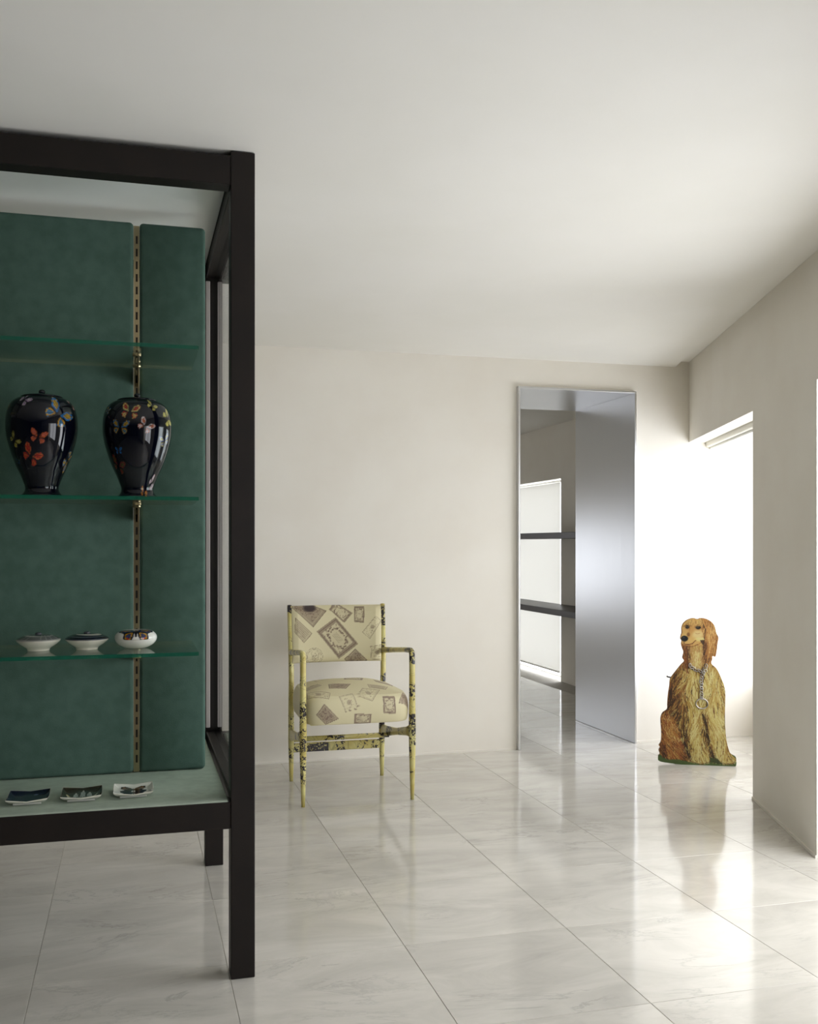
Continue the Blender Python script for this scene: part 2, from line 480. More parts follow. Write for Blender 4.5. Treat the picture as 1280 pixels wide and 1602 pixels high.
# slanted window wall: header, piers, recess soffit, aprons
S_END = s_at(YR, 0)
wins = [(0.0, None), (-2.40, -0.886), (-4.55, -3.05)]      # (s0, s1) of each opening
bm = bmesh.new()
prism(bm, [W(S_END, 0), W(S_END, 0.10), W(s_at(YB, 0.10), 0.10), W(s_at(YB, 0), 0)], HEAD, CEIL + 0.034)
prism(bm, [W(S_END, 0.10), W(S_END, 0.60), W(s_at(YB, 0.60), 0.60), W(s_at(YB, 0.10), 0.10)], 2.02, CEIL + 0.034)
for a, b_ in [(-0.886, 0.0), (-3.05, -2.40), (S_END, -4.55)]:
    prism(bm, [W(a, 0), W(a, 0.60), W(b_, 0.60), W(b_, 0)], 0, HEAD)
    prism(bm, [W(a, 0.10), W(a, 0.60), W(b_, 0.60), W(b_, 0.10)], HEAD, 2.02)
struct(obj('wall_right', bm, M['wall']), 'slanted white window wall with deep recesses under a header')

def window(n, s0, s1, z0=0.28):
    """frosted daylit window at the back of a recess of the slanted wall"""
    s1b = s_at(YB, REC) if s1 is None else s1
    root = bpy.data.objects.new('window_%d' % n, None); COL.objects.link(root); root['kind'] = 'structure'
    root.location = (*W(s0, REC), 0); root.rotation_euler = (0, 0, math.pi / 2 - ANG)     # local x along the wall, local y into the room
    L = s1b - s0
    fr = bmesh.new(); t = 0.045
    box(fr, 0, L, -0.05, 0.0, z0, z0 + t, 0.004); box(fr, 0, L, -0.05, 0, 2.02 - t, 2.02, 0.004)
    box(fr, 0, t, -0.05, 0, z0 + t, 2.02 - t, 0.004); box(fr, L - t, L, -0.05, 0, z0 + t, 2.02 - t, 0.004)
    obj('window_frame', fr, M['white'], root)
    for k in range(2):
        a = t + k * (L / 2 - t / 2); e = a + L / 2 - 1.5 * t
        boxo('pane', M['lit%d' % n], root, a, e, -0.032, -0.026, z0 + t, 2.02 - t)
    boxo('mullion', M['white'], root, L / 2 - t / 2, L / 2 + t / 2, -0.05, 0.0, z0 + t, 2.02 - t, 0.004)
    boxo('apron', M['wall'], root, 0, L, -0.10, -0.001, 0, z0 - 0.001)
    cs = bmesh.new(); box(cs, 0.012, L - 0.05, REC - 0.170, REC - 0.108, 1.772, 1.86, 0.012, 3)
    obj('blind_cassette', cs, M['cassette'], root, True)
    boxo('bottom_rail', M['white'], root, 0.03, L - 0.07, REC - 0.150, REC - 0.132, 1.758, 1.771, 0.003)
    return root
for i, (a, b_) in enumerate(wins): window(i + 1, a, b_)

# thin skirting strips
bm = bmesh.new(); box(bm, XL + 0.01, DX0 - 0.004, YB - 0.005, YB, 0, 0.011); box(bm, DX1 + 0.004, 3.6, YB - 0.005, YB, 0, 0.011)
struct(obj('baseboard_back', bm, M['wall']))
bm = bmesh.new(); prism(bm, [W(-0.886, -0.005), W(-0.886, 0), W(0.0, 0), W(0.0, -0.005)], 0, 0.012)
struct(obj('baseboard_right', bm, M['wall']))

# metal-lined doorway
door = bpy.data.objects.new('door_1', None); COL.objects.link(door); struct(door, 'doorway lined with brushed aluminium sheet')
door.location = (0, 0, 0)
PR, T = 0.028, 0.012
boxo('jamb', M['metal'], door, DX0, DX0 + T, YB - PR, YN + 0.01, 0.001, DZ - T, 0.001, 1)
boxo('jamb', M['metal'], door, DX1 - T, DX1, YB - PR, YN + 0.01, 0.001, DZ - T, 0.001, 1)
boxo('head_lining', M['metal'], door, DX0, DX1, YB - PR, YN + 0.01, DZ - T, DZ, 0.001, 1)

# the next room
XN = 3.554
bm = bmesh.new(); WY0, WY1, WZ1 = 7.985, 9.75, 1.752
box(bm, XN, XN + 0.22, YN, WY0, 0, 2.33); box(bm, XN, XN + 0.22, WY1, 10.3, 0, 2.33); box(bm, XN, XN + 0.22, WY0, WY1, WZ1, 2.33)
struct(obj('wall_next_right', bm, M['wall']), 'shaded side wall of the next room with a window')
struct(boxo('wall_next_left', M['wall'], None, -0.75, -0.6, YN, 10.3, 0, 2.33))
bm = bmesh.new(); FX0, FX1, FZ0, FZ1 = -0.35, 2.1, 0.45, 1.45
box(bm, -0.6, FX0, 10.3, 10.5, 0, 2.33); box(bm, FX1, XN + 0.22, 10.3, 10.5, 0, 2.33)
box(bm, FX0, FX1, 10.3, 10.5, 0, FZ0); box(bm, FX0, FX1, 10.3, 10.5, FZ1, 2.33)
struct(obj('wall_next_back', bm, M['wall']), 'far wall of the next room')

w5 = bpy.data.objects.new('window_5', None); COL.objects.link(w5); struct(w5)
fr = bmesh.new()
box(fr, XN + 0.13, XN + 0.18, WY0, WY1, 0, 0.01); box(fr, XN + 0.13, XN + 0.18, WY0, WY1, WZ1 - 0.008, WZ1)
box(fr, XN + 0.13, XN + 0.18, WY0, WY0 + 0.008, 0.01, WZ1 - 0.008); box(fr, XN + 0.13, XN + 0.18, WY1 - 0.03, WY1, 0.03, WZ1 - 0.03)
obj('window_frame', fr, M['white'], w5)
boxo('pane', M['lit4'], w5, XN + 0.15, XN + 0.156, WY0 + 0.008, WY1 - 0.03, 0.01, WZ1 - 0.008)
w6 = bpy.data.objects.new('window_6', None); COL.objects.link(w6); struct(w6)
fr = bmesh.new()
for x0, x1, z0, z1 in ((FX0, FX1, FZ0, FZ0 + .04), (FX0, FX1, FZ1 - .04, FZ1), (FX0, FX0 + .04, FZ0 + .04, FZ1 - .04), (FX1 - .04, FX1, FZ0 + .04, FZ1 - .04)):
    box(fr, x0, x1, 10.36, 10.41, z0, z1)
obj('window_frame', fr, M['white'], w6)
boxo('pane', M['lit5'], w6, FX0 + .04, FX1 - .04, 10.38, 10.386, FZ0 + .04, FZ1 - .04)

rb = thing('roller_blind', 'cream roller blind lowered over the window seen through the doorway', 'blind', (XN + 0.03, 8.9, 0))
boxo('blind_cloth', M['blind'], rb, 0.0, 0.002, 8.065 - 8.9, 9.72 - 8.9, 0.075, 1.722)
boxo('bottom_bar', M['white'], rb, -0.006, 0.008, 8.065 - 8.9, 9.72 - 8.9, 0.06, 0.075, 0.003)
bm = bmesh.new(); tube(bm, [(0.03, 8.0 - 8.9, 1.735), (0.03, 9.74 - 8.9, 1.735)], 0.012, 12)
obj('roller_tube', bm, M['white'], rb, True)

for z, lab in ((0.620, 'dark wooden wall shelf across the window, the lower of the pair beyond the doorway'),
               (1.228, 'dark wooden wall shelf across the window, the upper of the pair beyond the doorway')):
    t = thing('wall_shelf', lab, 'shelf', (XN, 6.6, z), group='dark wall shelves in the next room')
    boxo('shelf_board', M['darkwood'], t, -0.335, -0.001, 0.0, 3.1, 0.0, 0.048, 0.002, 1)
    boxo('bracket', M['black'], t, -0.28, -0.0005, 0.05, 0.07, -0.03, -0.0005, 0.001, 1)
    boxo('bracket', M['black'], t, -0.28, -0.0005, 2.9, 2.92, -0.03, -0.0005, 0.001, 1)

# ------------------------------------------------------------ display case
CX0, CX1, CY0, CY1 = -1.18, 0.321, 2.75, 3.81
PW = 0.065
ZT = 0.487                     # top of the pale cloth floor of the case
case = thing('display_case', 'large dark brown wooden display case lined with green velvet boards', 'display case', ((CX0 + CX1) / 2, (CY0 + CY1) / 2, 0))
OX, OY = case.location.x, case.location.y
def cbox(name, m, x0, x1, y0, y1, z0, z1, bev=0.0, seg=2, smooth=False, parent=None):
    return boxo(name, m, parent or case, x0 - OX, x1 - OX, y0 - OY, y1 - OY, z0, z1, bev, seg, smooth)
for x in (CX0, CX1 - PW):
    for y in (CY0, CY1 - PW):
        cbox('post', M['wood'], x, x + PW, y, y + PW, 0.0, 2.248, 0.002, 1)
for y in (CY0, CY1 - PW):
    cbox('top_beam', M['wood'], CX0 + PW, CX1 - PW, y + 0.002, y + PW, 2.157, 2.236, 0.002, 1)
    cbox('bottom_beam', M['wood'], CX0 + PW, CX1 - PW, y + 0.002, y + PW, 0.409, 0.482, 0.002, 1)
for x in (CX0, CX1 - PW):
    cbox('top_rail', M['wood'], x + 0.003, x + PW - 0.003, CY0 + PW, CY1 - PW, 2.157, 2.236, 0.002, 1)
    cbox('bottom_rail', M['wood'], x + 0.003, x + PW - 0.003, CY0 + PW, CY1 - PW, 0.409, 0.497, 0.002, 1)
cbox('top_board', M['board'], CX0 + PW, CX1 - PW, CY0 + PW, CY1 - PW, 2.205, 2.222)
cbox('case_floor', M['base'], CX0 + PW, CX1 - PW - 0.006, CY0 + 0.004, CY1 - PW, 0.470, ZT, 0.005, 3, True)
YP = 3.153
for x0, x1 in ((-1.078, -0.880), (-0.862, 0.0015), (0.0195, 0.2155)):
    cbox('velvet_board', M['velvet'], x0, x1, YP, YP + 0.055, ZT + 0.001, 2.158, 0.011, 3, True)
for xs in (-0.871, 0.0105):
    st = cbox('shelf_standard', M['brass'], xs - 0.0085, xs + 0.0085, YP + 0.012, YP + 0.05, ZT + 0.002, 2.150)
    sl = bmesh.new(); z = ZT + 0.03
    while z < 2.13:
        box(sl, xs - 0.0022 - OX, xs + 0.0036 - OX, YP + 0.0105 - OY, YP + 0.0125 - OY, z, z + 0.023); z += 0.0385
    so = obj('slot', sl, M['slot'], st); so['kind'] = 'stuff'
    for zz in (0.877, 1.300, 1.712):
        br = bmesh.new()
        for dx in (-0.005, 0.003):
            loft(br, [[(xs + dx - OX, YP + 0.012 - OY, zz - 0.001), (xs + dx + 0.002 - OX, YP + 0.012 - OY, zz - 0.001), (xs + dx + 0.002 - OX, YP + 0.012 - OY, zz - 0.05), (xs + dx - OX, YP + 0.012 - OY, zz - 0.05)],
                      [(xs + dx - OX, 2.86 - OY, zz - 0.001), (xs + dx + 0.002 - OX, 2.86 - OY, zz - 0.001), (xs + dx + 0.002 - OX, 2.86 - OY, zz - 0.010), (xs + dx - OX, 2.86 - OY, zz - 0.010)]])
        b_ = obj('shelf_bracket', br, M['brass'], case)
        for yy in (2.875, 3.06):
            cl = bmesh.new(); tube(cl, [(xs - 0.011 - OX, yy - OY, zz - 0.0065), (xs + 0.011 - OX, yy - OY, zz - 0.0065)], 0.0055, 12)
            obj('clip', cl, M['brass'], b_, True)
# glazed right side: pane and pale beads
gx = CX1 - PW / 2
cbox('side_glass', M['pane'], gx - 0.002, gx + 0.002, CY0 + PW, CY1 - PW, 0.497, 2.157)
for x0, x1 in ((gx - 0.032, gx - 0.016), (gx + 0.018, gx + 0.031)):
    cbox('glazing_bead', M['bead'], x0, x1, CY1 - PW - 0.013, CY1 - PW, 0.510, 2.144, 0.002, 1)
for z0, z1 in ((0.497, 0.510), (2.144, 2.157)):
    cbox('glazing_bead', M['bead'], gx + 0.018, gx + 0.031, CY0 + PW, CY1 - PW, z0, z1, 0.002, 1)

# glass shelves
SHX0, SHX1, SHY0, SHY1 = -1.02, 0.173, 2.79, 3.130
for zz, lab in ((0.887, 'clear glass shelf of the case carrying three small lidded china boxes'),
                (1.310, 'clear glass shelf of the case carrying the two dark lidded jars'),
                (1.722, 'empty clear glass shelf, topmost in the green case')):
    bm = bmesh.new(); box(bm, SHX0, SHX1, SHY0, SHY1, zz - 0.010, zz)
    me = bpy.data.meshes.new('glass_shelf'); bmesh.ops.recalc_face_normals(bm, faces=bm.faces[:])
    for f in bm.faces: f.material_index = 0 if abs(f.normal.z) > 0.5 else (1 if f.normal.y < -0.5 else 2)
    bm.to_mesh(me); bm.free()
    o = link('glass_shelf', me, None, [M['glass'], M['edge'], M['glint_edge']])
    tag(o, lab, 'shelf', 'glass shelves of the display case')

# ------------------------------------------------------------ butterfly jars
VU = 0.000215
VP = [(248, 1475), (256, 1462), (250, 1445), (222, 1415), (206, 1380), (208, 1340), (226, 1290), (262, 1200), (310, 1100), (352, 1000), (392, 880), (422, 770), (438, 670), (442, 580), (434, 480), (414, 400), (382, 335), (340, 292), (292, 265), (262, 256)]
LIDP = [(256, 250), (258, 242), (215, 226), (140, 214), (70, 209), (38, 206), (30, 200)]
FINP = [(28, 208), (30, 202), (40, 190), (41, 176), (32, 160), (16, 151), (3, 149)]
NAVY = (6, 8, 20)
def butterfly(cv, cx, cy, s, rot, c1, c2, edge=(12, 12, 20), spread=1.0):
    """four-winged butterfly drawn on a canvas; s is the wing span, rot turns the body axis"""
    c, sn = math.cos(rot), math.sin(rot)
    def tr(px, py): return (cx + (px * c - py * sn) * s, cy + (px * sn + py * c) * s)
    fore = [(0.03, -0.05), (0.14, -0.30), (0.34, -0.42), (0.50, -0.40), (0.48, -0.22), (0.36, -0.02), (0.06, 0.04)]
    hind = [(0.05, 0.02), (0.34, 0.02), (0.42, 0.16), (0.34, 0.30), (0.22, 0.36), (0.10, 0.22)]
    for sg in (-1, 1):
        f = [(sg * x * spread, y) for x, y in fore]; h = [(sg * x * spread, y) for x, y in hind]
        for pts, ca, cb in ((h, c2, c1), (f, c1, c2)):
            cv.poly([tr(*p) for p in pts], ca)
            mx = sum(p[0] for p in pts) / len(pts); my = sum(p[1] for p in pts) / len(pts)
            cv.poly([tr(mx + (p[0] - mx) * 0.55, my + (p[1] - my) * 0.55) for p in pts], cb, 0.85)
            for p in pts[1:]: cv.line(tr(pts[0][0], pts[0][1]), tr(*p), max(s * 0.018, 0.5), edge, 0.6)
            cv.path([tr(*p) for p in pts], max(s * 0.055, 0.8), edge, 0.8, True)
            for p in pts[2:5]: cv.ellipse(*tr(p[0] * 0.88, p[1] * 0.88), s * 0.028, s * 0.028, cb, 0.8, 0.5)
    cv.path([tr(0, -0.16), tr(0, 0.22)], max(s * 0.06, 1.0), edge)

def jar(x, y, z, label, flies, xc, y_shift):
    prof = spline([(r * VU, (1475 - v) * VU) for r, v in VP], 150)
    prof = [(0.18 * prof[0][0], 0.0005)] + [(max(r, 1e-4), max(h, 0.0)) for r, h in prof] + [(0.236 * 0.215, prof[-1][1] - 0.001)]
    seg = 300
    cw, ch = 640, 304
    cv = Canvas(cw, ch, NAVY)
    Hh = (1475 - 250) * VU
    for (fx, fy, s, rot, c1, c2) in flies:
        yy = fy - y_shift
        r = np.interp((1475 - yy) * VU, [p[1] for p in prof[1:-1]], [p[0] for p in prof[1:-1]])
        th = math.asin(max(-0.97, min(0.97, (fx - xc) * VU / r)))
        u = (0.5 + th / (2 * math.pi)) * cw
        v = (1 - (1475 - yy) * VU / Hh) * ch
        butterfly(cv, u, v, s * VU / (2 * math.pi * 0.088) * cw, rot, c1, c2)
    for k in range(9):        # the side turned to the back
        butterfly(cv, (RNG.uniform(0, 0.2) if k % 2 else RNG.uniform(0.8, 1)) * cw, RNG.uniform(0.15, 0.85) * ch, RNG.uniform(30, 48), RNG.uniform(-1, 1), (196, 150, 40), (60, 110, 170))
    t = thing('lidded_jar', label, 'jar', (x, y, z), group='dark butterfly jars on the middle shelf'); t.scale = (1.0, 1.0, 1.05)
    cv.a = np.where(cv.a > 30, cv.a * 0.82, cv.a)
    me = lathe_mesh('jar_body', prof, seg)
    n = len(prof); vi = np.arange(n * seg)
    ang = (vi % seg) / seg; ang = (ang + 0.5) % 1.0
    hz = np.array([p[1] for p in prof])[vi // seg]
    put_print(me, cv.sample(ang, 1 - hz / Hh))
    link('jar_body', me, t, M['glaze'])
    for nm, pr, cnt in (('lid', LIDP, 24), ('finial', FINP, 18)):
        p2 = spline([(r * VU, (1475 - v) * VU) for r, v in pr], cnt)
        p2 = [(0.0005, p2[0][1])] + [(max(r, 0.0004), h) for r, h in p2]
        m2 = lathe_mesh(nm, p2, 64); put_print(m2, np.tile(np.array(lin(NAVY)), (len(m2.vertices), 1)))
        o = link(nm, m2, t if nm == 'lid' else o, M['glaze'])
    return t
G, B_, R_, W_, Y_, O_, P_ = (214, 160, 30), (40, 120, 190), (190, 40, 30), (226, 214, 214), (222, 210, 120), (196, 92, 48), (170, 130, 180)
jar(0.012, 2.95, 1.3102, 'dark glossy lidded jar with butterflies, in front of the brass standard', [
    (445, 430, 250, 0.15, Y_, R_), (325, 625, 230, 0.1, (60, 110, 150), G), (640, 605, 210, 0.6, W_, O_), (720, 345, 150, 0.7, Y_, (200, 190, 90)),
    (918, 480, 230, 1.2, Y_, (200, 190, 90)), (305, 905, 110, 0.05, B_, (40, 80, 140)), (300, 1080, 260, 0.5, (130, 40, 30), (90, 80, 30)),
    (715, 1290, 200, 1.0, (224, 190, 200), W_), (620, 1415, 170, 0.5, O_, G), (170, 400, 110, 0.4, B_, G), (880, 760, 190, -0.4, (120, 130, 190), Y_)], 537, 0)
jar(-0.243, 2.95, 1.3102, 'dark glossy lidded jar with butterflies, standing before plain velvet', [
    (395, 310, 190, 0.75, P_, W_), (800, 480, 370, 0.75, B_, G), (560, 765, 210, 0.25, O_, (220, 110, 90)), (470, 985, 280, 0.65, O_, R_),
    (265, 800, 190, 0.9, (150, 140, 30), Y_), (890, 1020, 270, 2.2, G, B_), (930, 320, 190, 1.0, W_, O_), (170, 390, 120, 0.3, R_, G), (300, 1045, 90, 0.3, (90, 100, 30), B_)], 568, -5)

# ------------------------------------------------------------ three small china boxes
def china_box(x, label, lid_paint, body=(226, 220, 206), flat=False):
    t = thing('lidded_box', label, 'china box', (x, 2.95, 0.8872), group='small china boxes on the lower glass shelf')
    bp = [(0.029, 0.0), (0.030, 0.004), (0.033, 0.0075), (0.047, 0.017), (0.056, 0.025), (0.058, 0.0285)] if not flat else [(0.022, 0.0), (0.034, 0.003), (0.048, 0.011), (0.0555, 0.020), (0.058, 0.027)]
    p = spline(bp, 26); me = lathe_mesh('bowl', [(0.001, 0.0005)] + p + [(0.040, p[-1][1] - 0.0005)], 96)
    put_print(me, np.tile(np.array(lin(body)), (len(me.vertices), 1))); link('bowl', me, t, M['china'])
    z0 = bp[-1][1] + 0.0006
    lp = [(0.0585, z0), (0.0585, z0 + 0.002), (0.050, z0 + 0.0075), (0.034, z0 + 0.013), (0.014, z0 + 0.0155), (0.001, z0 + 0.016)] if not flat else [(0.0582, z0), (0.0575, z0 + 0.007), (0.053, z0 + 0.014), (0.044, z0 + 0.0205), (0.030, z0 + 0.0235), (0.001, z0 + 0.0245)]
    p = spline(lp, 40); p[-1] = (0.0008, p[-1][1]); me = lathe_mesh('lid', [(0.001, z0)] + p, 160)
    cv = Canvas(400, 400, body); lid_paint(cv)
    co = np.array([v.co[:] for v in me.vertices])
    rr = np.hypot(co[:, 0], co[:, 1])
    arc = np.interp(co[:, 2], [a[1] for a in p], np.linspace(1, 0, len(p)))     # even spread from rim (1) to centre (0)
    th = np.arctan2(co[:, 0], -co[:, 1])
    put_print(me, cv.sample(0.5 + 0.49 * arc * np.sin(th), 0.5 + 0.49 * arc * np.cos(th))); link('lid', me, t, M['china'])
    if not flat:
        kp = spline([(0.0085, z0 + 0.0155), (0.009, z0 + 0.018), (0.006, z0 + 0.0205), (0.0008, z0 + 0.0215)], 10)
        k = lathe_mesh('knob', [(0.0008, z0 + 0.015)] + kp, 32)
        put_print(k, np.tile(np.array(lin((70, 74, 80))), (len(k.vertices), 1))); link('knob', k, t, M['china'])
def swirl_a(cv):
    cv.ellipse(200, 200, 188, 188, (96, 96, 94)); cv.ellipse(200, 200, 120, 120, (170, 168, 160)); cv.ellipse(215, 215, 90, 90, (70, 72, 74))
    for k in range(14): cv.line((200 + 60 * math.cos(k), 200 + 60 * math.sin(k)), (200 + 180 * math.cos(k + .4), 200 + 180 * math.sin(k + .4)), 6, (150, 150, 146), 0.7)
def swirl_b(cv):
    cv.ellipse(200, 200, 196, 196, (18, 22, 36)); cv.ellipse(215, 205, 110, 110, (196, 190, 176)); cv.ellipse(200, 190, 80, 80, (24, 26, 34))
    cv.path([(200 + 150 * math.cos(k / 6), 200 + 150 * math.sin(k / 6)) for k in range(20)], 5, (120, 124, 132))
def swirl_c(cv):
    butterfly(cv, 200, 312, 250, 0.0, (24, 44, 110), (196, 140, 30), (14, 14, 24))
    for sg in (-1, 1): cv.ellipse(200 + sg * 72, 372, 9, 9, (190, 60, 40)); cv.line((200 + sg * 80, 372), (200 + sg * 105, 398), 4, (20, 20, 30))
china_box(-0.252, 'white china box with a grey swirled lid', swirl_a)
china_box(-0.124, 'white china box with a navy lid', swirl_b)
china_box(0.008, 'white china box with a blue and yellow butterfly on its lid', swirl_c, (230, 226, 218), True)

# ------------------------------------------------------------ three square china trays
def china_tray(x, y, label, paint):
    t = thing('square_tray', label, 'tray', (x, y, ZT + 0.0005), group='square china trays on the pale cloth')
    n, a = 72, 0.054
    g = np.linspace(-1, 1, n)
    cv = Canvas(300, 300, (228, 222, 206)); paint(cv)
    vs, uv = [], []
    for j in range(n):
        for i in range(n):
            u, v = g[i], g[j]
            z = 0.008 + 0.011 * max(0, (max(abs(u), abs(v)) - 0.62) / 0.38) ** 1.6 * (0.45 + 0.55 * (u * u * v * v) ** 0.5)
            rc = 1 - 0.03 * (u * u * v * v)
            vs.append((u * a * rc, v * (a + 0.006) * rc, z)); uv.append(((u + 1) / 2, (1 - v) / 2))
    nb = len(vs)
    vs += [(p[0] * 0.985, p[1] * 0.985, p[2] - 0.0032) for p in vs]
    fs = []
    for j in range(n - 1):
        for i in range(n - 1):
            q = (j * n + i, j * n + i + 1, (j + 1) * n + i + 1, (j + 1) * n + i)
            fs.append(q); fs.append(tuple(k + nb for k in q[::-1]))
    ring = [i for i in range(n)] + [j * n + n - 1 for j in range(1, n)] + [(n - 1) * n + i for i in range(n - 2, -1, -1)] + [j * n for j in range(n - 2, 0, -1)]
    for k in range(len(ring)):
        p, q = ring[k], ring[(k + 1) % len(ring)]
        fs.append((q, p, p + nb, q + nb))
    me = bpy.data.meshes.new('dish'); me.from_pydata(vs, [], fs); me.update()
    for p in me.polygons: p.use_smooth = True
    uv = np.array(uv)
    top = cv.sample(uv[:, 0], uv[:, 1])
    rim = (np.abs(uv - 0.5).max(axis=1) > 0.491)
    top[rim] = lin((236, 230, 214))
    put_print(me, np.vstack([top, np.tile(np.array(lin((226, 222, 210))), (nb, 1))]))
    link('dish', me, t, M['china'])
    ft = bmesh.new(); box(ft, -0.036, 0.036, -0.040, 0.040, 0.0, 0.0047, 0.0015, 2)
    f = obj('foot', ft, M['china'], t); put_print(f.data, np.tile(np.array(lin((222, 220, 212))), (len(f.data.vertices), 1)))
def tray_a(cv):
    cv.poly([(0, 0), (300, 0), (300, 300), (0, 300)], (14, 20, 44))
    for k in range(60):
        x, y = RNG.uniform(20, 280), RNG.uniform(180, 285); cv.line((x, y), (x + RNG.uniform(-8, 8), y - RNG.uniform(5, 40)), 2, (70, 84, 100), 0.7)
    cv.path([(210, 285), (210, 180), (285, 180), (285, 285)], 5, (90, 104, 110)); cv.ellipse(196, 64, 16, 11, (120, 134, 160))
def tray_b(cv):
    cv.poly([(0, 0), (300, 0), (300, 300), (0, 300)], (52, 46, 34)); cv.poly([(0, 284), (300, 284), (300, 300), (0, 300)], (186, 120, 54))
    cv.poly([(36, 130), (62, 196), (110, 216), (190, 216), (240, 190), (268, 120), (246, 232), (200, 262), (96, 262), (54, 220)], (202, 206, 186))
    cv.poly([(36, 130), (46, 128), (70, 196), (62, 200)], (214, 196, 140))
    for x, h in ((108, 96), (158, 40), (206, 84)):
        cv.line((x, h), (x, 214), 6, (176, 180, 168)); cv.poly([(x - 20, 206), (x - 15, h + 38), (x + 15, h + 38), (x + 20, 206)], (160, 168, 160)); cv.ellipse(x, h + 22, 10, 14, (188, 190, 176))
def tray_c(cv):
    cv.poly([(0, 0), (300, 0), (300, 300), (0, 300)], (226, 226, 216))
    butterfly(cv, 150, 110, 180, 0.0, (120, 84, 44), (70, 50, 34)); butterfly(cv, 150, 205, 190, 0.0, (40, 44, 70), (70, 66, 60))
china_tray(-0.272, 2.885, 'square china tray printed navy blue all over', tray_a)
china_tray(-0.135, 2.885, 'square china tray printed with a pale ship on brown', tray_b)
china_tray(0.001, 2.890, 'square white china tray printed with two butterflies', tray_c)

# ------------------------------------------------------------ armchair
ch = thing('armchair', 'pale yellow wooden armchair covered with printed stamps and labels', 'armchair', (0.993, 4.74, 0))
CXo, CYo = 0.993, 4.74
def c3(x, y, z): return (x - CXo, y - CYo, z)
for x in (0.738, 1.248):
    bm = bmesh.new()
    tube(bm, [c3(x, 4.478, 0), c3(x, 4.478, 0.10), c3(x, 4.478, 0.24), c3(x, 4.478, 0.34), c3(x, 4.48, 0.48), c3(x, 4.48, 0.60), c3(x, 4.481, 0.645), c3(x, 4.483, 0.672)],
         [0.0085, 0.0115, 0.0155, 0.0165, 0.0145, 0.0135, 0.0140, 0.0135], 20)
    obj('front_leg', bm, M['lacquer'], ch, True)
    xb = 0.762 if x < 1 else 1.228
    xa = 0.767 if x < 1 else 1.246
    bm = bmesh.new()
    tube(bm, [c3(x, 4.482, 0.664), c3(x, 4.486, 0.680), c3(x, 4.505, 0.688), c3(x - (x - xa) * 0.3, 4.62, 0.679), c3(x - (x - xa) * 0.7, 4.85, 0.655), c3(xa, 5.02, 0.638)],
         [(0.0135, 0.0135), (0.014, 0.014), (0.0135, 0.0125), (0.0145, 0.0125), (0.0150, 0.0135), (0.014, 0.016)], 18)
    obj('armrest', bm, M['lacquer'], ch, True)
    bm = bmesh.new()
    xt = 0.772 if x < 1 else 1.262
    tube(bm, [c3(xb, 4.985, 0), c3(xb, 4.986, 0.08), c3(xb, 4.988, 0.20), c3(xb, 4.992, 0.36), c3(xb + (xt - xb) * .3, 5.002, 0.50), c3(xb + (xt - xb) * .55, 5.030, 0.64), c3(xt, 5.112, 0.868)],
         [(0.0090, 0.0090), (0.0115, 0.0125), (0.0145, 0.0185), (0.0135, 0.0190), (0.0130, 0.0180), (0.0130, 0.0160), (0.0120, 0.0120)], 18, 0.8)
    obj('back_leg', bm, M['lacquer'], ch, True)
    bm = bmesh.new()
    tube(bm, [c3(xb, 4.985, 0.232), c3(xb + (x - xb) * .15, 4.90, 0.243), c3(xb + (x - xb) * .5, 4.72, 0.272), c3(x, 4.56, 0.302), c3(x, 4.478, 0.318)],
         [(0.011, 0.032), (0.011, 0.026), (0.0105, 0.017), (0.0105, 0.022), (0.012, 0.034)] if False else [(0.032, 0.011), (0.026, 0.011), (0.017, 0.0105), (0.022, 0.0105), (0.034, 0.012)], 16, 0.75)
    obj('side_rail', bm, M['lacquer'], ch, True)
bm = bmesh.new(); box(bm, 0.770 - CXo, 1.222 - CXo, 4.979 - CYo, 4.993 - CYo, 0.142, 0.187, 0.004, 2); obj('back_stretcher', bm, M['lacquer'], ch)
bm = bmesh.new(); tube(bm, [c3(0.757, 4.86, 0.231), c3(1.233, 4.86, 0.231)], [(0.0125, 0.0085)] * 2, 16, 0.7); obj('cross_stretcher', bm, M['lacquer'], ch, True)

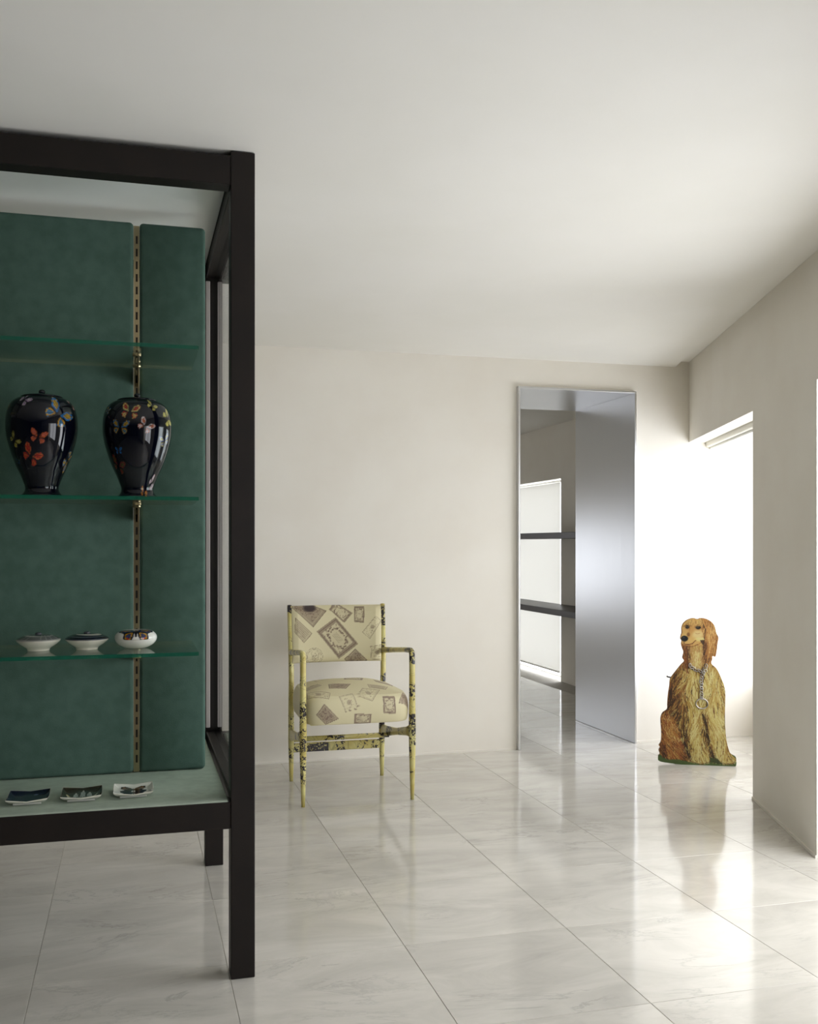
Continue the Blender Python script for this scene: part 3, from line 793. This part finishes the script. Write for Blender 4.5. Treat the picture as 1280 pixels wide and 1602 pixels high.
def stamp(cv, pts, kind, ink, paper):
    P = np.array(pts, float); c = P.mean(axis=0)
    def q(a, b):     # bilinear inside the four corners
        return tuple((P[0] * (1 - a) + P[1] * a) * (1 - b) + (P[3] * (1 - a) + P[2] * a) * b)
    def quad(a0, a1, b0, b1): return [q(a0, b0), q(a1, b0), q(a1, b1), q(a0, b1)]
    size = math.sqrt(abs(np.linalg.norm(P[1] - P[0]) * np.linalg.norm(P[3] - P[0])))
    w = max(size * 0.022, 1.0)
    if kind == 'frame':
        cv.poly(pts, ink, 0.55); cv.poly(quad(.13, .87, .13, .87), paper, 0.8); cv.path(quad(.06, .94, .06, .94), w, ink, 0.8, True)
        for k in range(46):
            t = 2 * math.pi * k / 46; a, b = 0.5 + 0.31 * math.cos(t), 0.5 + 0.31 * math.sin(t)
            e = q(a + RNG.uniform(-.06, .06), b + RNG.uniform(-.06, .06)); cv.ellipse(*e, size * .035, size * .025, ink, 0.7, 0.4, RNG.uniform(0, 3))
        for k in range(40):
            a, b = RNG.uniform(.1, .9), RNG.uniform(.1, .9)
            if math.hypot(a - .5, b - .5) > .3: cv.line(q(a, b), q(a + RNG.uniform(-.07, .07), b + RNG.uniform(-.07, .07)), w, ink, 0.75)
        for k in range(4): cv.line(q(.36, .40 + k * .06), q(.64, .40 + k * .06), w * .6, ink, 0.5)
    elif kind == 'dark':
        cv.poly(pts, ink, 0.5); cv.path(pts, w * 1.4, ink, 0.9, True); cv.path(quad(.08, .92, .08, .92), w, paper, 0.6, True)
        for k in range(60):
            a, b = RNG.uniform(.1, .9), RNG.uniform(.1, .9); cv.line(q(a, b), q(a + RNG.uniform(-.12, .12), b + RNG.uniform(-.12, .12)), w * 1.2, ink, 0.7)
    elif kind == 'lines':
        cv.poly(pts, ink, 0.22); cv.path(pts, w * 1.3, ink, 0.9, True)
        for k in range(1, 7): cv.line(q(.12, k / 7), q(.88, k / 7), w * RNG.uniform(.5, 1.6), ink, 0.6)
    elif kind == 'light':
        cv.path(pts, w * 1.2, ink, 0.85, True); cv.path(quad(.07, .93, .07, .93), w * .8, ink, 0.5, True)
        for k in range(30):
            a, b = RNG.uniform(.15, .85), RNG.uniform(.15, .85); cv.line(q(a, b), q(a + RNG.uniform(-.1, .1), b + RNG.uniform(-.06, .06)), w, ink, 0.6)
        cv.ellipse(*q(.5, .5), size * .16, size * .16, ink, 0.35)
INK, PAPER = (96, 76, 64), (206, 197, 160)

# upholstered back: slightly hollow pad between the back legs
cv = Canvas(660, 400, PAPER)
def bk(x, y): return ((x - 160) / 630 * 660, (y - 122) / 388 * 400)
for pts, k in (([(470, 205), (625, 390), (490, 490), (335, 300)], 'frame'), ([(185, 70), (405, 160), (312, 268), (165, 128)], 'dark'), ([(190, 205), (302, 312), (245, 372), (183, 300)], 'lines'),
               ([(425, 150), (470, 100), (588, 178), (530, 246)], 'frame'), ([(600, 132), (670, 132), (666, 248), (597, 240)], 'frame'), ([(745, 200), (785, 235), (705, 355), (655, 310)], 'light'),
               ([(605, 425), (690, 505), (600, 560), (530, 492)], 'dark'), ([(710, 408), (800, 398), (800, 500), (716, 496)], 'light')):
    stamp(cv, [bk(*p) for p in pts], k, INK, PAPER)
cv.ellipse(*bk(290, 140), 46, 26, (50, 38, 40), 0.9, 0.5)
for r in (60, 50): cv.path([bk(315 + r * math.cos(t / 5), 470 + r * math.sin(t / 5)) for t in range(32)], 2.2, INK, 0.8)
for k in range(24): cv.line(bk(315 + RNG.uniform(-40, 40), 470 + RNG.uniform(-40, 40)), bk(315 + RNG.uniform(-40, 40), 470 + RNG.uniform(-40, 40)), 1.6, INK, 0.5)
def pad(name, f, nu, nv, canvas, thick):
    """closed pad from a front surface f(u, v, side); side 0 front, 1 back"""
    vs, uv = [], []
    for side in (0, 1):
        for j in range(nv):
            for i in range(nu):
                u, v = i / (nu - 1), j / (nv - 1)
                vs.append(f(u, v, side)); uv.append((u, 1 - v))
    nb = nu * nv; fs = []
    for j in range(nv - 1):
        for i in range(nu - 1):
            q = (j * nu + i, j * nu + i + 1, (j + 1) * nu + i + 1, (j + 1) * nu + i)
            fs.append(q); fs.append(tuple(k + nb for k in q[::-1]))
    ring = [i for i in range(nu)] + [j * nu + nu - 1 for j in range(1, nv)] + [(nv - 1) * nu + i for i in range(nu - 2, -1, -1)] + [j * nu for j in range(nv - 2, 0, -1)]
    for k in range(len(ring)):
        p, q = ring[k], ring[(k + 1) % len(ring)]; fs.append((q, p, p + nb, q + nb))
    me = bpy.data.meshes.new(name); me.from_pydata(vs, [], fs); me.update()
    for p in me.polygons: p.use_smooth = True
    uv = np.array(uv); put_print(me, canvas.sample(uv[:, 0], uv[:, 1]))
    return me
def f_back(u, v, side):
    z = 0.584 + 0.282 * v
    yc = 5.005 + 0.107 * ((z - 0.584) / 0.282) ** 1.1
    w0 = 0.768 + 0.008 * v; w1 = 1.228 + 0.027 * v
    x = w0 + (w1 - w0) * u
    hollow = 0.028 * (1 - (2 * u - 1) ** 2)
    e = min(1.0, min(u, 1 - u) * 14) ** 0.5 * min(1.0, min(v, 1 - v) * 9) ** 0.5
    th = 0.004 + 0.021 * e
    return c3(x, yc + hollow + (-th if side == 0 else th), z)
link('backrest', pad('backrest', f_back, 150, 96, cv, 0.05), ch, M['fabric'])

# domed seat: lower slab wall, rounded shoulder and crown, printed from front edge to back
cs = Canvas(700, 700, PAPER)
for pts, k in (([(.176, .82), (.303, .946), (.189, .99), (.107, .908)], 'dark'), ([(.316, .762), (.442, .729), (.482, .87), (.367, .889)], 'light'), ([(.563, .651), (.713, .689), (.616, .808), (.483, .762)], 'light'),
               ([(.714, .772), (.83, .778), (.836, .928), (.717, .918)], 'frame'), ([(.929, .702), (.985, .753), (.978, .864), (.865, .835)], 'dark'), ([(.448, .908), (.607, .918), (.603, .999), (.445, .995)], 'frame'),
               ([(.058, .608), (.247, .703), (.219, .779), (.043, .726)], 'light'), ([(.28, .52), (.477, .558), (.409, .644), (.26, .627)], 'dark'), ([(.632, .581), (.813, .621), (.77, .684), (.63, .644)], 'lines'),
               ([(.06, .42), (.2, .40), (.22, .5), (.08, .53)], 'lines'), ([(.5, .25), (.68, .3), (.62, .45), (.46, .4)], 'frame'), ([(.2, .12), (.36, .1), (.4, .28), (.22, .3)], 'light'), ([(.78, .3), (.95, .34), (.9, .5), (.76, .45)], 'dark')):
    stamp(cs, [(x * 700, y * 700) for x, y in pts], k, (104, 82, 74), PAPER)
SX, SY0, SY1 = 0.252, 4.446, 4.965
ns = 400
def plan(t, k):
    """superellipse outline scaled by k"""
    c, s = math.cos(t), math.sin(t)
    c = math.copysign(abs(c) ** 0.32, c); s = math.copysign(abs(s) ** 0.32, s)
    wx = SX * (1.0 - 0.05 * (s + 1) / 2)
    return CXo + k * wx * c, (SY0 + SY1) / 2 + k * (SY1 - SY0) / 2 * s
prof = [(0.90, 0.366), (0.965, 0.367), (0.985, 0.374), (1.0, 0.395), (1.004, 0.42), (0.999, 0.445), (0.985, 0.465), (0.96, 0.481), (0.925, 0.494)]
prof = spline(prof, 60) + [(k, 0.494 + 0.042 * (1 - (k / 0.925) ** 2)) for k in np.linspace(0.92, 0.02, 100)]
me_v, me_uv = [], []
tt = np.linspace(0, 2 * math.pi, 6001); pp = np.array([plan(t, 1.0) for t in tt])
al = np.r_[0, np.cumsum(np.hypot(*np.diff(pp, axis=0).T))]
TS = np.interp(np.linspace(0, al[-1], ns * 2 + 1)[:-1], al, tt)
for k, z in prof:
    for t in TS:
        x, y = plan(t, k)
        me_v.append(c3(x, y, z))
        u = (x - (CXo - SX)) / (2 * SX)
        fr = (y - SY0) / (SY1 - SY0)
        v = (0.24 * (z - 0.366) / 0.128 if z < 0.494 else 0.24) + 0.76 * min(max(fr - 0.03, 0), 1)
        me_uv.append((u, 1 - v))
n2 = ns * 2; fs = []
for r in range(len(prof) - 1):
    for i in range(n2):
        a, b_ = r * n2 + i, r * n2 + (i + 1) % n2
        fs.append((a, b_, b_ + n2, a + n2))
fs.append(tuple(range(n2))[::-1]); fs.append(tuple((len(prof) - 1) * n2 + i for i in range(n2)))
me = bpy.data.meshes.new('seat'); me.from_pydata(me_v, [], fs); me.update()
for p in me.polygons: p.use_smooth = True
me_uv = np.array(me_uv); put_print(me, cs.sample(me_uv[:, 0], me_uv[:, 1]))
link('seat', me, ch, M['fabric'])
boxo('seat_frame', M['lacquer'], ch, 0.785 - CXo, 1.202 - CXo, 4.56 - CYo, 4.978 - CYo, 0.348, 0.3655, 0.003, 1)

# ------------------------------------------------------------ painted dog cut-out
OUT = [(163, 1440), (165, 1398), (178, 1385), (168, 1350), (180, 1322), (170, 1306), (190, 1265), (192, 1180), (185, 1090), (188, 1050), (205, 1012), (245, 980), (248, 930), (254, 850), (266, 775), (272, 715), (292, 678), (332, 628), (372, 578), (402, 545),
       (386, 515), (396, 465), (384, 430), (374, 392), (378, 362), (367, 345), (370, 318), (378, 290), (378, 245), (393, 207), (430, 175), (482, 158), (522, 167), (552, 158), (602, 164), (650, 190), (680, 230), (695, 288), (714, 330), (706, 380), (700, 440), (686, 500),
       (660, 496), (658, 522), (650, 562), (692, 602), (718, 645), (742, 700), (765, 760), (776, 830), (773, 1000), (776, 1130), (786, 1240), (802, 1310), (822, 1360), (866, 1386), (875, 1420), (873, 1466), (850, 1482), (780, 1491), (600, 1488), (350, 1471), (200, 1456)]
DU, DV = 0.404 / 710, 0.000598
DB = 1474.0
q = 0.4
cd = Canvas(412, 641, (176, 140, 72))
def S(pts): return [(x * q, y * q) for x, y in pts]
cd.poly(S([(0, 1360), (1030, 1360), (1030, 1602), (0, 1602)]), (66, 92, 48))
for k in range(900):
    x, y = RNG.uniform(150, 900), RNG.uniform(1385, 1500); cd.line((x * q, y * q), ((x + RNG.uniform(-14, 14)) * q, (y - RNG.uniform(5, 25)) * q), 1, (90, 118, 58) if k % 2 else (48, 72, 36), 0.6)
body = [(400, 540), (300, 670), (262, 780), (245, 985), (300, 1050), (380, 1200), (440, 1400), (470, 1445), (560, 1465), (640, 1440), (625, 1330), (700, 1400), (760, 1460), (850, 1455), (875, 1410), (820, 1360), (785, 1240), (773, 1000), (776, 830), (742, 700), (650, 560)]
cd.poly(S(body), (186, 156, 84))
cd.poly(S([(400, 540), (300, 670), (262, 780), (245, 985), (330, 1100), (400, 1000), (420, 760), (440, 620)]), (150, 98, 50), 0.9)
haunch = [(245, 978), (200, 1020), (185, 1080), (192, 1260), (170, 1306), (175, 1385), (250, 1430), (350, 1425), (450, 1445), (420, 1340), (360, 1180), (300, 1050)]
cd.poly(S(haunch), (164, 116, 56))
gap1 = [(560, 1010), (590, 1120), (610, 1250), (640, 1390), (690, 1420), (640, 1300), (622, 1150), (590, 1020)]
gap2 = [(370, 1150), (395, 1250), (445, 1330), (470, 1420), (440, 1420), (410, 1330), (375, 1240)]
dark = (44, 28, 16)
cd.poly(S(gap1), dark); cd.poly(S(gap2), dark)
# fur, stroke by stroke
pal = [(222, 212, 146), (200, 180, 100), (164, 126, 58), (104, 62, 28), (44, 26, 14)]
bodyP = np.array(body, float); hauP = np.array(haunch, float)
def inside(P, x, y):
    r = False; j = len(P) - 1
    for i in range(len(P)):
        if (P[i][1] > y) != (P[j][1] > y) and x < (P[j][0] - P[i][0]) * (y - P[i][1]) / (P[j][1] - P[i][1] + 1e-12) + P[i][0]: r = not r
        j = i
    return r
def gdist(x, y, cx, cy, rx, ry): return math.exp(-((x - cx) / rx) ** 2 - ((y - cy) / ry) ** 2)
def light_of(x, y):
    l = 0.46 + 0.40 * gdist(x, y, 560, 760, 150, 260) + 0.45 * gdist(x, y, 540, 1200, 70, 230) + 0.50 * gdist(x, y, 715, 1160, 70, 260) + 0.4 * gdist(x, y, 570, 1400, 60, 60) + 0.45 * gdist(x, y, 800, 1410, 70, 50)
    l -= 0.42 * gdist(x, y, 300, 850, 70, 260) + 0.55 * gdist(x, y, 590, 1130, 35, 170) + 0.5 * gdist(x, y, 400, 1270, 45, 150) + 0.3 * gdist(x, y, 380, 1060, 50, 120) + 0.3 * gdist(x, y, 650, 1330, 25, 90)
    return l
for k in range(2900):
    x, y = RNG.uniform(240, 875), RNG.uniform(545, 1460)
    if not inside(bodyP, x, y): continue
    l = light_of(x, y) + RNG.normal(0, 0.27)
    c = pal[int(np.clip((1 - l) * 5, 0, 4))]
    a = math.radians(90) + (560 - x) / 1100 + 0.30 * math.sin(x / 45 + y / 130) + 0.22 * math.sin(y / 55 - x / 80) + RNG.normal(0, 0.12) + (0.5 if y > 1100 and x > 700 else 0) * -0.4
    ln = RNG.uniform(45, 120)
    mx, my = x + math.cos(a) * ln * .5, y + math.sin(a) * ln * .5
    b2 = a + RNG.normal(0, 0.22)
    cd.path(S([(x, y), (mx, my), (mx + math.cos(b2) * ln * .5, my + math.sin(b2) * ln * .5)]), RNG.uniform(1.2, 2.6), c, 0.75)
for k in range(1700):
    x, y = RNG.uniform(165, 455), RNG.uniform(980, 1445)
    if not inside(hauP, x, y): continue
    l = 0.42 + 0.25 * gdist(x, y, 270, 1170, 60, 160) - 0.3 * gdist(x, y, 200, 1330, 60, 90) - 0.35 * gdist(x, y, 400, 1250, 30, 160) + RNG.normal(0, 0.22)
    c = [(226, 206, 136), (200, 156, 80), (168, 106, 50), (128, 62, 32), (58, 32, 18)][int(np.clip((1 - l) * 5, 0, 4))]
    a = math.radians(95 - (x - 200) * 0.16 - (y - 1000) * 0.03) + RNG.normal(0, 0.2); ln = RNG.uniform(25, 65)
    cd.path(S([(x, y), (x + math.cos(a) * ln * .5, y + math.sin(a) * ln * .5), (x + math.cos(a - .25) * ln, y + math.sin(a - .25) * ln)]), RNG.uniform(0.9, 1.8), c, 0.75)
cd.poly(S(gap1), dark, 0.8); cd.poly(S(gap2), dark, 0.8)
for gp, n_ in ((gap1, 60), (gap2, 50)):
    for k in range(n_):
        x, y = gp[RNG.integers(0, len(gp))]; x += RNG.uniform(-14, 14); y += RNG.uniform(-30, 30); a = math.radians(90 + RNG.uniform(-40, 40))
        cd.path(S([(x, y), (x + math.cos(a) * 30, y + math.sin(a) * 34)]), 1.6, pal[RNG.integers(0, 4)], 0.7)
# paw toes
for cx, cy in ((510, 1420), (560, 1440), (610, 1430), (760, 1430), (810, 1440), (850, 1420)):
    cd.path(S([(cx - 18, cy - 30), (cx - 14, cy + 8), (cx + 6, cy + 22)]), 1.4, (84, 52, 24), 0.8)
# neck
cd.poly(S([(430, 390), (440, 590), (520, 640), (600, 590), (580, 400)]), (190, 150, 92))
for k in range(330):
    x, y = RNG.uniform(430, 590), RNG.uniform(395, 610); l = 0.5 + 0.5 * gdist(x, y, 515, 520, 45, 90) - 0.5 * gdist(x, y, 440, 480, 25, 90) - 0.5 * gdist(x, y, 585, 450, 22, 110) + RNG.normal(0, .15)
    cd.path(S([(x, y), (x + RNG.uniform(-8, 8), y + RNG.uniform(18, 40))]), 1.3, pal[int(np.clip((1 - l) * 5, 0, 4))], 0.75)
# head
head = [(378, 245), (393, 207), (430, 175), (482, 158), (522, 167), (560, 160), (610, 190), (600, 260), (590, 340), (560, 400), (480, 405), (410, 410), (378, 380), (367, 345), (378, 300)]
cd.poly(S(head), (206, 164, 96))
cd.ellipse(455 * q, 335 * q, 78 * q, 52 * q, (214, 176, 104), 0.9, 0.5)
cd.ellipse(525 * q, 305 * q, 50 * q, 34 * q, (226, 204, 142), 0.8, 0.7)
cd.ellipse(545 * q, 350 * q, 45 * q, 16 * q, (226, 210, 130), 0.8, 0.7)
cd.ellipse(470 * q, 255 * q, 26 * q, 70 * q, (190, 136, 70), 0.5, 0.9, 0.35)
cd.ellipse(440 * q, 306 * q, 14 * q, 18 * q, (116, 74, 40), 0.8, 0.6)
cd.ellipse(470 * q, 200 * q, 60 * q, 26 * q, (226, 184, 110), 0.6, 0.9)
for ex, ey, rx, ry in ((431, 238, 20, 17), (530, 243, 24, 15)):
    cd.ellipse(ex * q, ey * q, rx * 1.3 * q, ry * 1.35 * q, (156, 108, 60), 0.6, 0.6); cd.ellipse(ex * q, ey * q, rx * q, ry * q, (24, 18, 16), 1, 0.25); cd.ellipse((ex - 6) * q, (ey - 5) * q, 3 * q, 3 * q, (150, 140, 130), 0.5, 0.6)
    cd.path(S([(ex - rx - 12, ey - 2), (ex, ey - ry - 14), (ex + rx + 12, ey - 6)]), 1.3, (96, 58, 28), 0.8)
cd.ellipse(405 * q, 343 * q, 33 * q, 26 * q, (16, 18, 20), 1, 0.2); cd.ellipse(398 * q, 333 * q, 9 * q, 5 * q, (86, 90, 94), 0.7, 0.6)
cd.path(S([(396, 372), (402, 392), (440, 396), (475, 386), (498, 366), (506, 358)]), 1.7, (96, 40, 22), 0.95)
cd.path(S([(400, 402), (440, 408), (480, 398)]), 1.4, (150, 92, 50), 0.8)
for k in range(150):
    x, y = RNG.uniform(385, 580), RNG.uniform(165, 225); cd.line((x * q, y * q), ((x + (x - 500) * .12) * q, (y + RNG.uniform(10, 26)) * q), 1, pal[RNG.integers(1, 4)], 0.5)
cd.path(S([(378, 245), (384, 285), (372, 318)]), 2.0, (130, 84, 44), 0.8)
cd.path(S([(455, 250), (446, 290), (452, 320), (440, 345)]), 1.5, (156, 104, 54), 0.7)
cd.path(S([(560, 250), (578, 300), (572, 350), (545, 388), (500, 402)]), 2.2, (136, 86, 42), 0.75)
cd.path(S([(500, 290), (520, 300), (550, 292)]), 1.4, (160, 112, 60), 0.7)
cd.path(S([(405, 372), (402, 390)]), 1.8, (70, 34, 20), 0.9)
cd.path(S([(398, 392), (440, 398), (478, 388), (502, 362), (512, 360)]), 2.4, (92, 34, 20), 0.95)
cd.path(S([(384, 400), (430, 418), (480, 414), (530, 396)]), 2.2, (120, 74, 36), 0.8)
cd.path(S([(500, 170), (506, 200), (498, 225)]), 1.6, (150, 100, 52), 0.6)
# ears
cd.poly(S([(560, 158), (602, 164), (650, 190), (680, 230), (695, 288), (716, 330), (706, 380), (700, 440), (686, 500), (660, 500), (655, 560), (620, 570), (585, 470), (585, 330), (600, 240)]), (182, 130, 68))
cd.poly(S([(376, 385), (400, 400), (432, 420), (440, 560), (436, 660), (410, 590), (386, 515), (396, 465)]), (150, 96, 48))
for k in range(640):
    x, y = RNG.uniform(560, 712), RNG.uniform(160, 540)
    if x < 585 + max(0, 260 - y) * .05 and y > 230: continue
    a = math.radians(90 - max(0, 330 - y) * 0.10 + RNG.normal(0, 8)); ln = RNG.uniform(30, 80)
    l = 0.45 + 0.35 * gdist(x, y, 640, 300, 40, 120) - 0.45 * gdist(x, y, 592, 420, 20, 130) + RNG.normal(0, .22)
    cd.path(S([(x, y), (x + math.cos(a) * ln * .5, y + math.sin(a) * ln * .5), (x + math.cos(a + .15) * ln, y + math.sin(a + .15) * ln)]), RNG.uniform(0.9, 1.7), [(230, 196, 122), (204, 156, 84), (172, 116, 58), (122, 74, 38), (60, 34, 20)][int(np.clip((1 - l) * 5, 0, 4))], 0.75)
for k in range(150):
    x, y = RNG.uniform(382, 436), RNG.uniform(400, 600); cd.path(S([(x, y), (x + RNG.uniform(0, 12), y + RNG.uniform(25, 60))]), 1.3, [(196, 140, 74), (150, 90, 44), (104, 56, 26), (62, 34, 18)][RNG.integers(0, 4)], 0.7)
cd.path(S([(578, 215), (596, 262), (590, 310), (584, 350), (578, 400), (582, 470)]), 3.2, (58, 34, 20), 0.8)
cd.path(S([(425, 410), (432, 480), (438, 560), (436, 640)]), 2.6, (58, 34, 20), 0.7)
cd.poly(S([(505, 335), (575, 330), (590, 352), (560, 352), (540, 362)]), (222, 208, 138), 0.85)
cd.poly(S([(545, 356), (588, 356), (578, 400), (560, 385)]), (50, 32, 20), 0.8)
cd.path(S([(452, 590), (478, 616), (515, 634), (560, 646), (580, 690), (562, 760), (566, 880)]), 7.0, (52, 34, 20), 0.55)  # the modelled chain's shadow, painted into the print as a dark band
# long edges darkened by the painter
ol = spline(OUT + [OUT[0]], 520)
cd.path(S([(448, 1395), (466, 1445), (560, 1466), (640, 1442), (628, 1375)]), 2.0, (70, 44, 20), 0.8)
cd.path(S([(688, 1405), (755, 1458), (848, 1452), (872, 1415)]), 2.0, (70, 44, 20), 0.8)
cd.poly(S([(640, 1445), (632, 1400), (690, 1410), (752, 1462)]), (54, 66, 32), 0.9); cd.poly(S([(160, 1600), (160, 1395), (180, 1410), (250, 1432), (350, 1430), (450, 1448), (560, 1470), (650, 1450), (760, 1466), (852, 1458), (900, 1400), (900, 1600)]), (74, 98, 50), 0.9)
cd.a *= 0.9
cd.path(S(ol[20:250]), 1.8, (110, 58, 28), 0.55)
dog = thing('dog_cutout', 'flat painted board cut out as a seated golden long-haired dog', 'dog figure', (2.727 + 0.184, 4.852 - 0.083, 0), -math.atan2(0.166, 0.368))
def du(x): return (x - 519) * DU
def dz(y): return max((DB - y) * DV, 0.0) if y < DB else max((1491 - y) * 0.0, 0.0)
po = [(du(x), dz(y)) for x, y in ol]
# the print: a fine skin 0.6 mm in front of the board, trimmed to its outline
gx_, gy_ = 210, 400
x0, x1, y0, y1 = 155, 885, 150, 1480
big = Canvas(gx_ * 4, gy_ * 4, (0, 0, 0)); big.poly([((x - x0) / (x1 - x0) * gx_ * 4, (y - y0) / (y1 - y0) * gy_ * 4) for x, y in ol], (255, 255, 255))
ins = big.a[2::4, 2::4, 0] > 128
olA = np.array(ol)
idx = {}; vs, uvs, fs = [], [], []
count = np.zeros((gy_ + 1, gx_ + 1), int)
for j in range(gy_):
    for i in range(gx_):
        if ins[j, i]: count[j:j + 2, i:i + 2] += 1
def vert(i, j):
    if (i, j) in idx: return idx[(i, j)]
    x = x0 + (x1 - x0) * i / gx_; y = y0 + (y1 - y0) * j / gy_
    if count[j, i] < 4:
        d = (olA[:, 0] - x) ** 2 + (olA[:, 1] - y) ** 2; k = d.argmin()
        if d[k] < 60: x, y = olA[k]
    idx[(i, j)] = len(vs); vs.append((du(x), -0.0006, dz(y))); uvs.append((x / 1030, y / 1602))
    return idx[(i, j)]
for j in range(gy_):
    for i in range(gx_):
        if ins[j, i]: fs.append((vert(i, j), vert(i, j + 1), vert(i + 1, j + 1), vert(i + 1, j)))
me = bpy.data.meshes.new('painted_face'); me.from_pydata(vs, [], fs); me.update()
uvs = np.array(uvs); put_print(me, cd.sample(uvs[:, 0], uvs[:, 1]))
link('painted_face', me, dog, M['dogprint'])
ec = {}
for f in fs:
    for a, b_ in zip(f, f[1:] + f[:1]): ec[(a, b_)] = 1
nb = len(vs)
bv = [(x, 0.0, z) for x, _, z in vs] + [(x, 0.016, z) for x, _, z in vs]
bf = [tuple(k + nb for k in f[::-1]) for f in fs] + [f for f in fs] + [(b_, a, a + nb, b_ + nb) for a, b_ in ec if (b_, a) not in ec]
me = bpy.data.meshes.new('board'); me.from_pydata(bv, [], bf); me.update()
link('board', me, dog, M['dogedge'])
# chain collar and ring
def links(path):
    bm = bmesh.new()
    P = spline(path, max(3, int(sum(math.dist(a, b) for a, b in zip(path, path[1:])) / 21)))
    for i, (x, y) in enumerate(P):
        x2, y2 = P[min(i + 1, len(P) - 1)]; xa, ya = P[max(i - 1, 0)]
        a = math.atan2(-(y2 - ya), x2 - xa) + (0.7 if i % 2 else -0.7)
        c = Vector((du(x), -0.0045, dz(y)))
        pts = []
        for k in range(10):
            t = 2 * math.pi * k / 10; ex, ez = 0.0105 * math.cos(t), 0.0062 * math.sin(t)
            pts.append(c + Vector((ex * math.cos(a) - ez * math.sin(a), 0.002 * math.sin(t + i), ex * math.sin(a) + ez * math.cos(a))))
        rings = []
        for k in range(10):
            d = (pts[(k + 1) % 10] - pts[k - 1]).normalized(); n = Vector((0, 1, 0)); s = d.cross(n).normalized()
            rings.append([pts[k] + n * 0.0019 * math.cos(w) + s * 0.0019 * math.sin(w) for w in (0, 1.57, 3.14, 4.71)])
        rows = [[bm.verts.new(p) for p in r] for r in rings]
        for k in range(10):
            for w in range(4):
                bm.faces.new((rows[k][w], rows[k][(w + 1) % 4], rows[(k + 1) % 10][(w + 1) % 4], rows[(k + 1) % 10][w]))
    return bm
o = obj('chain_collar', links([(455, 580), (478, 604), (515, 622), (560, 632), (590, 606), (602, 580)]), M['steel'], dog, True); o['label'] = 'silver chain collar'
o = obj('hanging_chain', links([(592, 628), (570, 660), (556, 710), (560, 760), (558, 810), (562, 872)]), M['steel'], dog, True); o['label'] = 'silver chain hanging from the collar'
bm = bmesh.new(); rows = []
for k in range(40):
    t = 2 * math.pi * k / 40; c = Vector((du(563) + 0.0305 * math.cos(t), -0.0045, dz(922) + 0.0265 * math.sin(t))); r_ = Vector((math.cos(t), 0, math.sin(t)))
    rows.append([bm.verts.new(c + r_ * 0.0032 * math.cos(w) + Vector((0, 0.0032 * math.sin(w), 0))) for w in [2 * math.pi * m_ / 8 for m_ in range(8)]])
for k in range(40):
    for w in range(8): bm.faces.new((rows[k][w], rows[k][(w + 1) % 8], rows[(k + 1) % 40][(w + 1) % 8], rows[(k + 1) % 40][w]))
obj('ring', bm, M['steel'], dog, True)
bm = bmesh.new(); tube(bm, [(du(300), 0.016, dz(700)), (du(280), 0.022, dz(698)), (du(258), 0.022, dz(695)), (du(246), 0.018, dz(688))], 0.004, 8); obj('hook', bm, M['black'], dog, True)
bm = bmesh.new(); box(bm, -0.11, 0.11, 0.016, 0.13, 0.0, 0.012, 0.002, 1)
prism(bm, [(-0.008, 0.016), (0.008, 0.016), (0.008, 0.11), (-0.008, 0.11)], 0.012, 0.05); box(bm, -0.008, 0.008, 0.016, 0.03, 0.05, 0.32)
obj('stand', bm, M['dogedge'], dog)
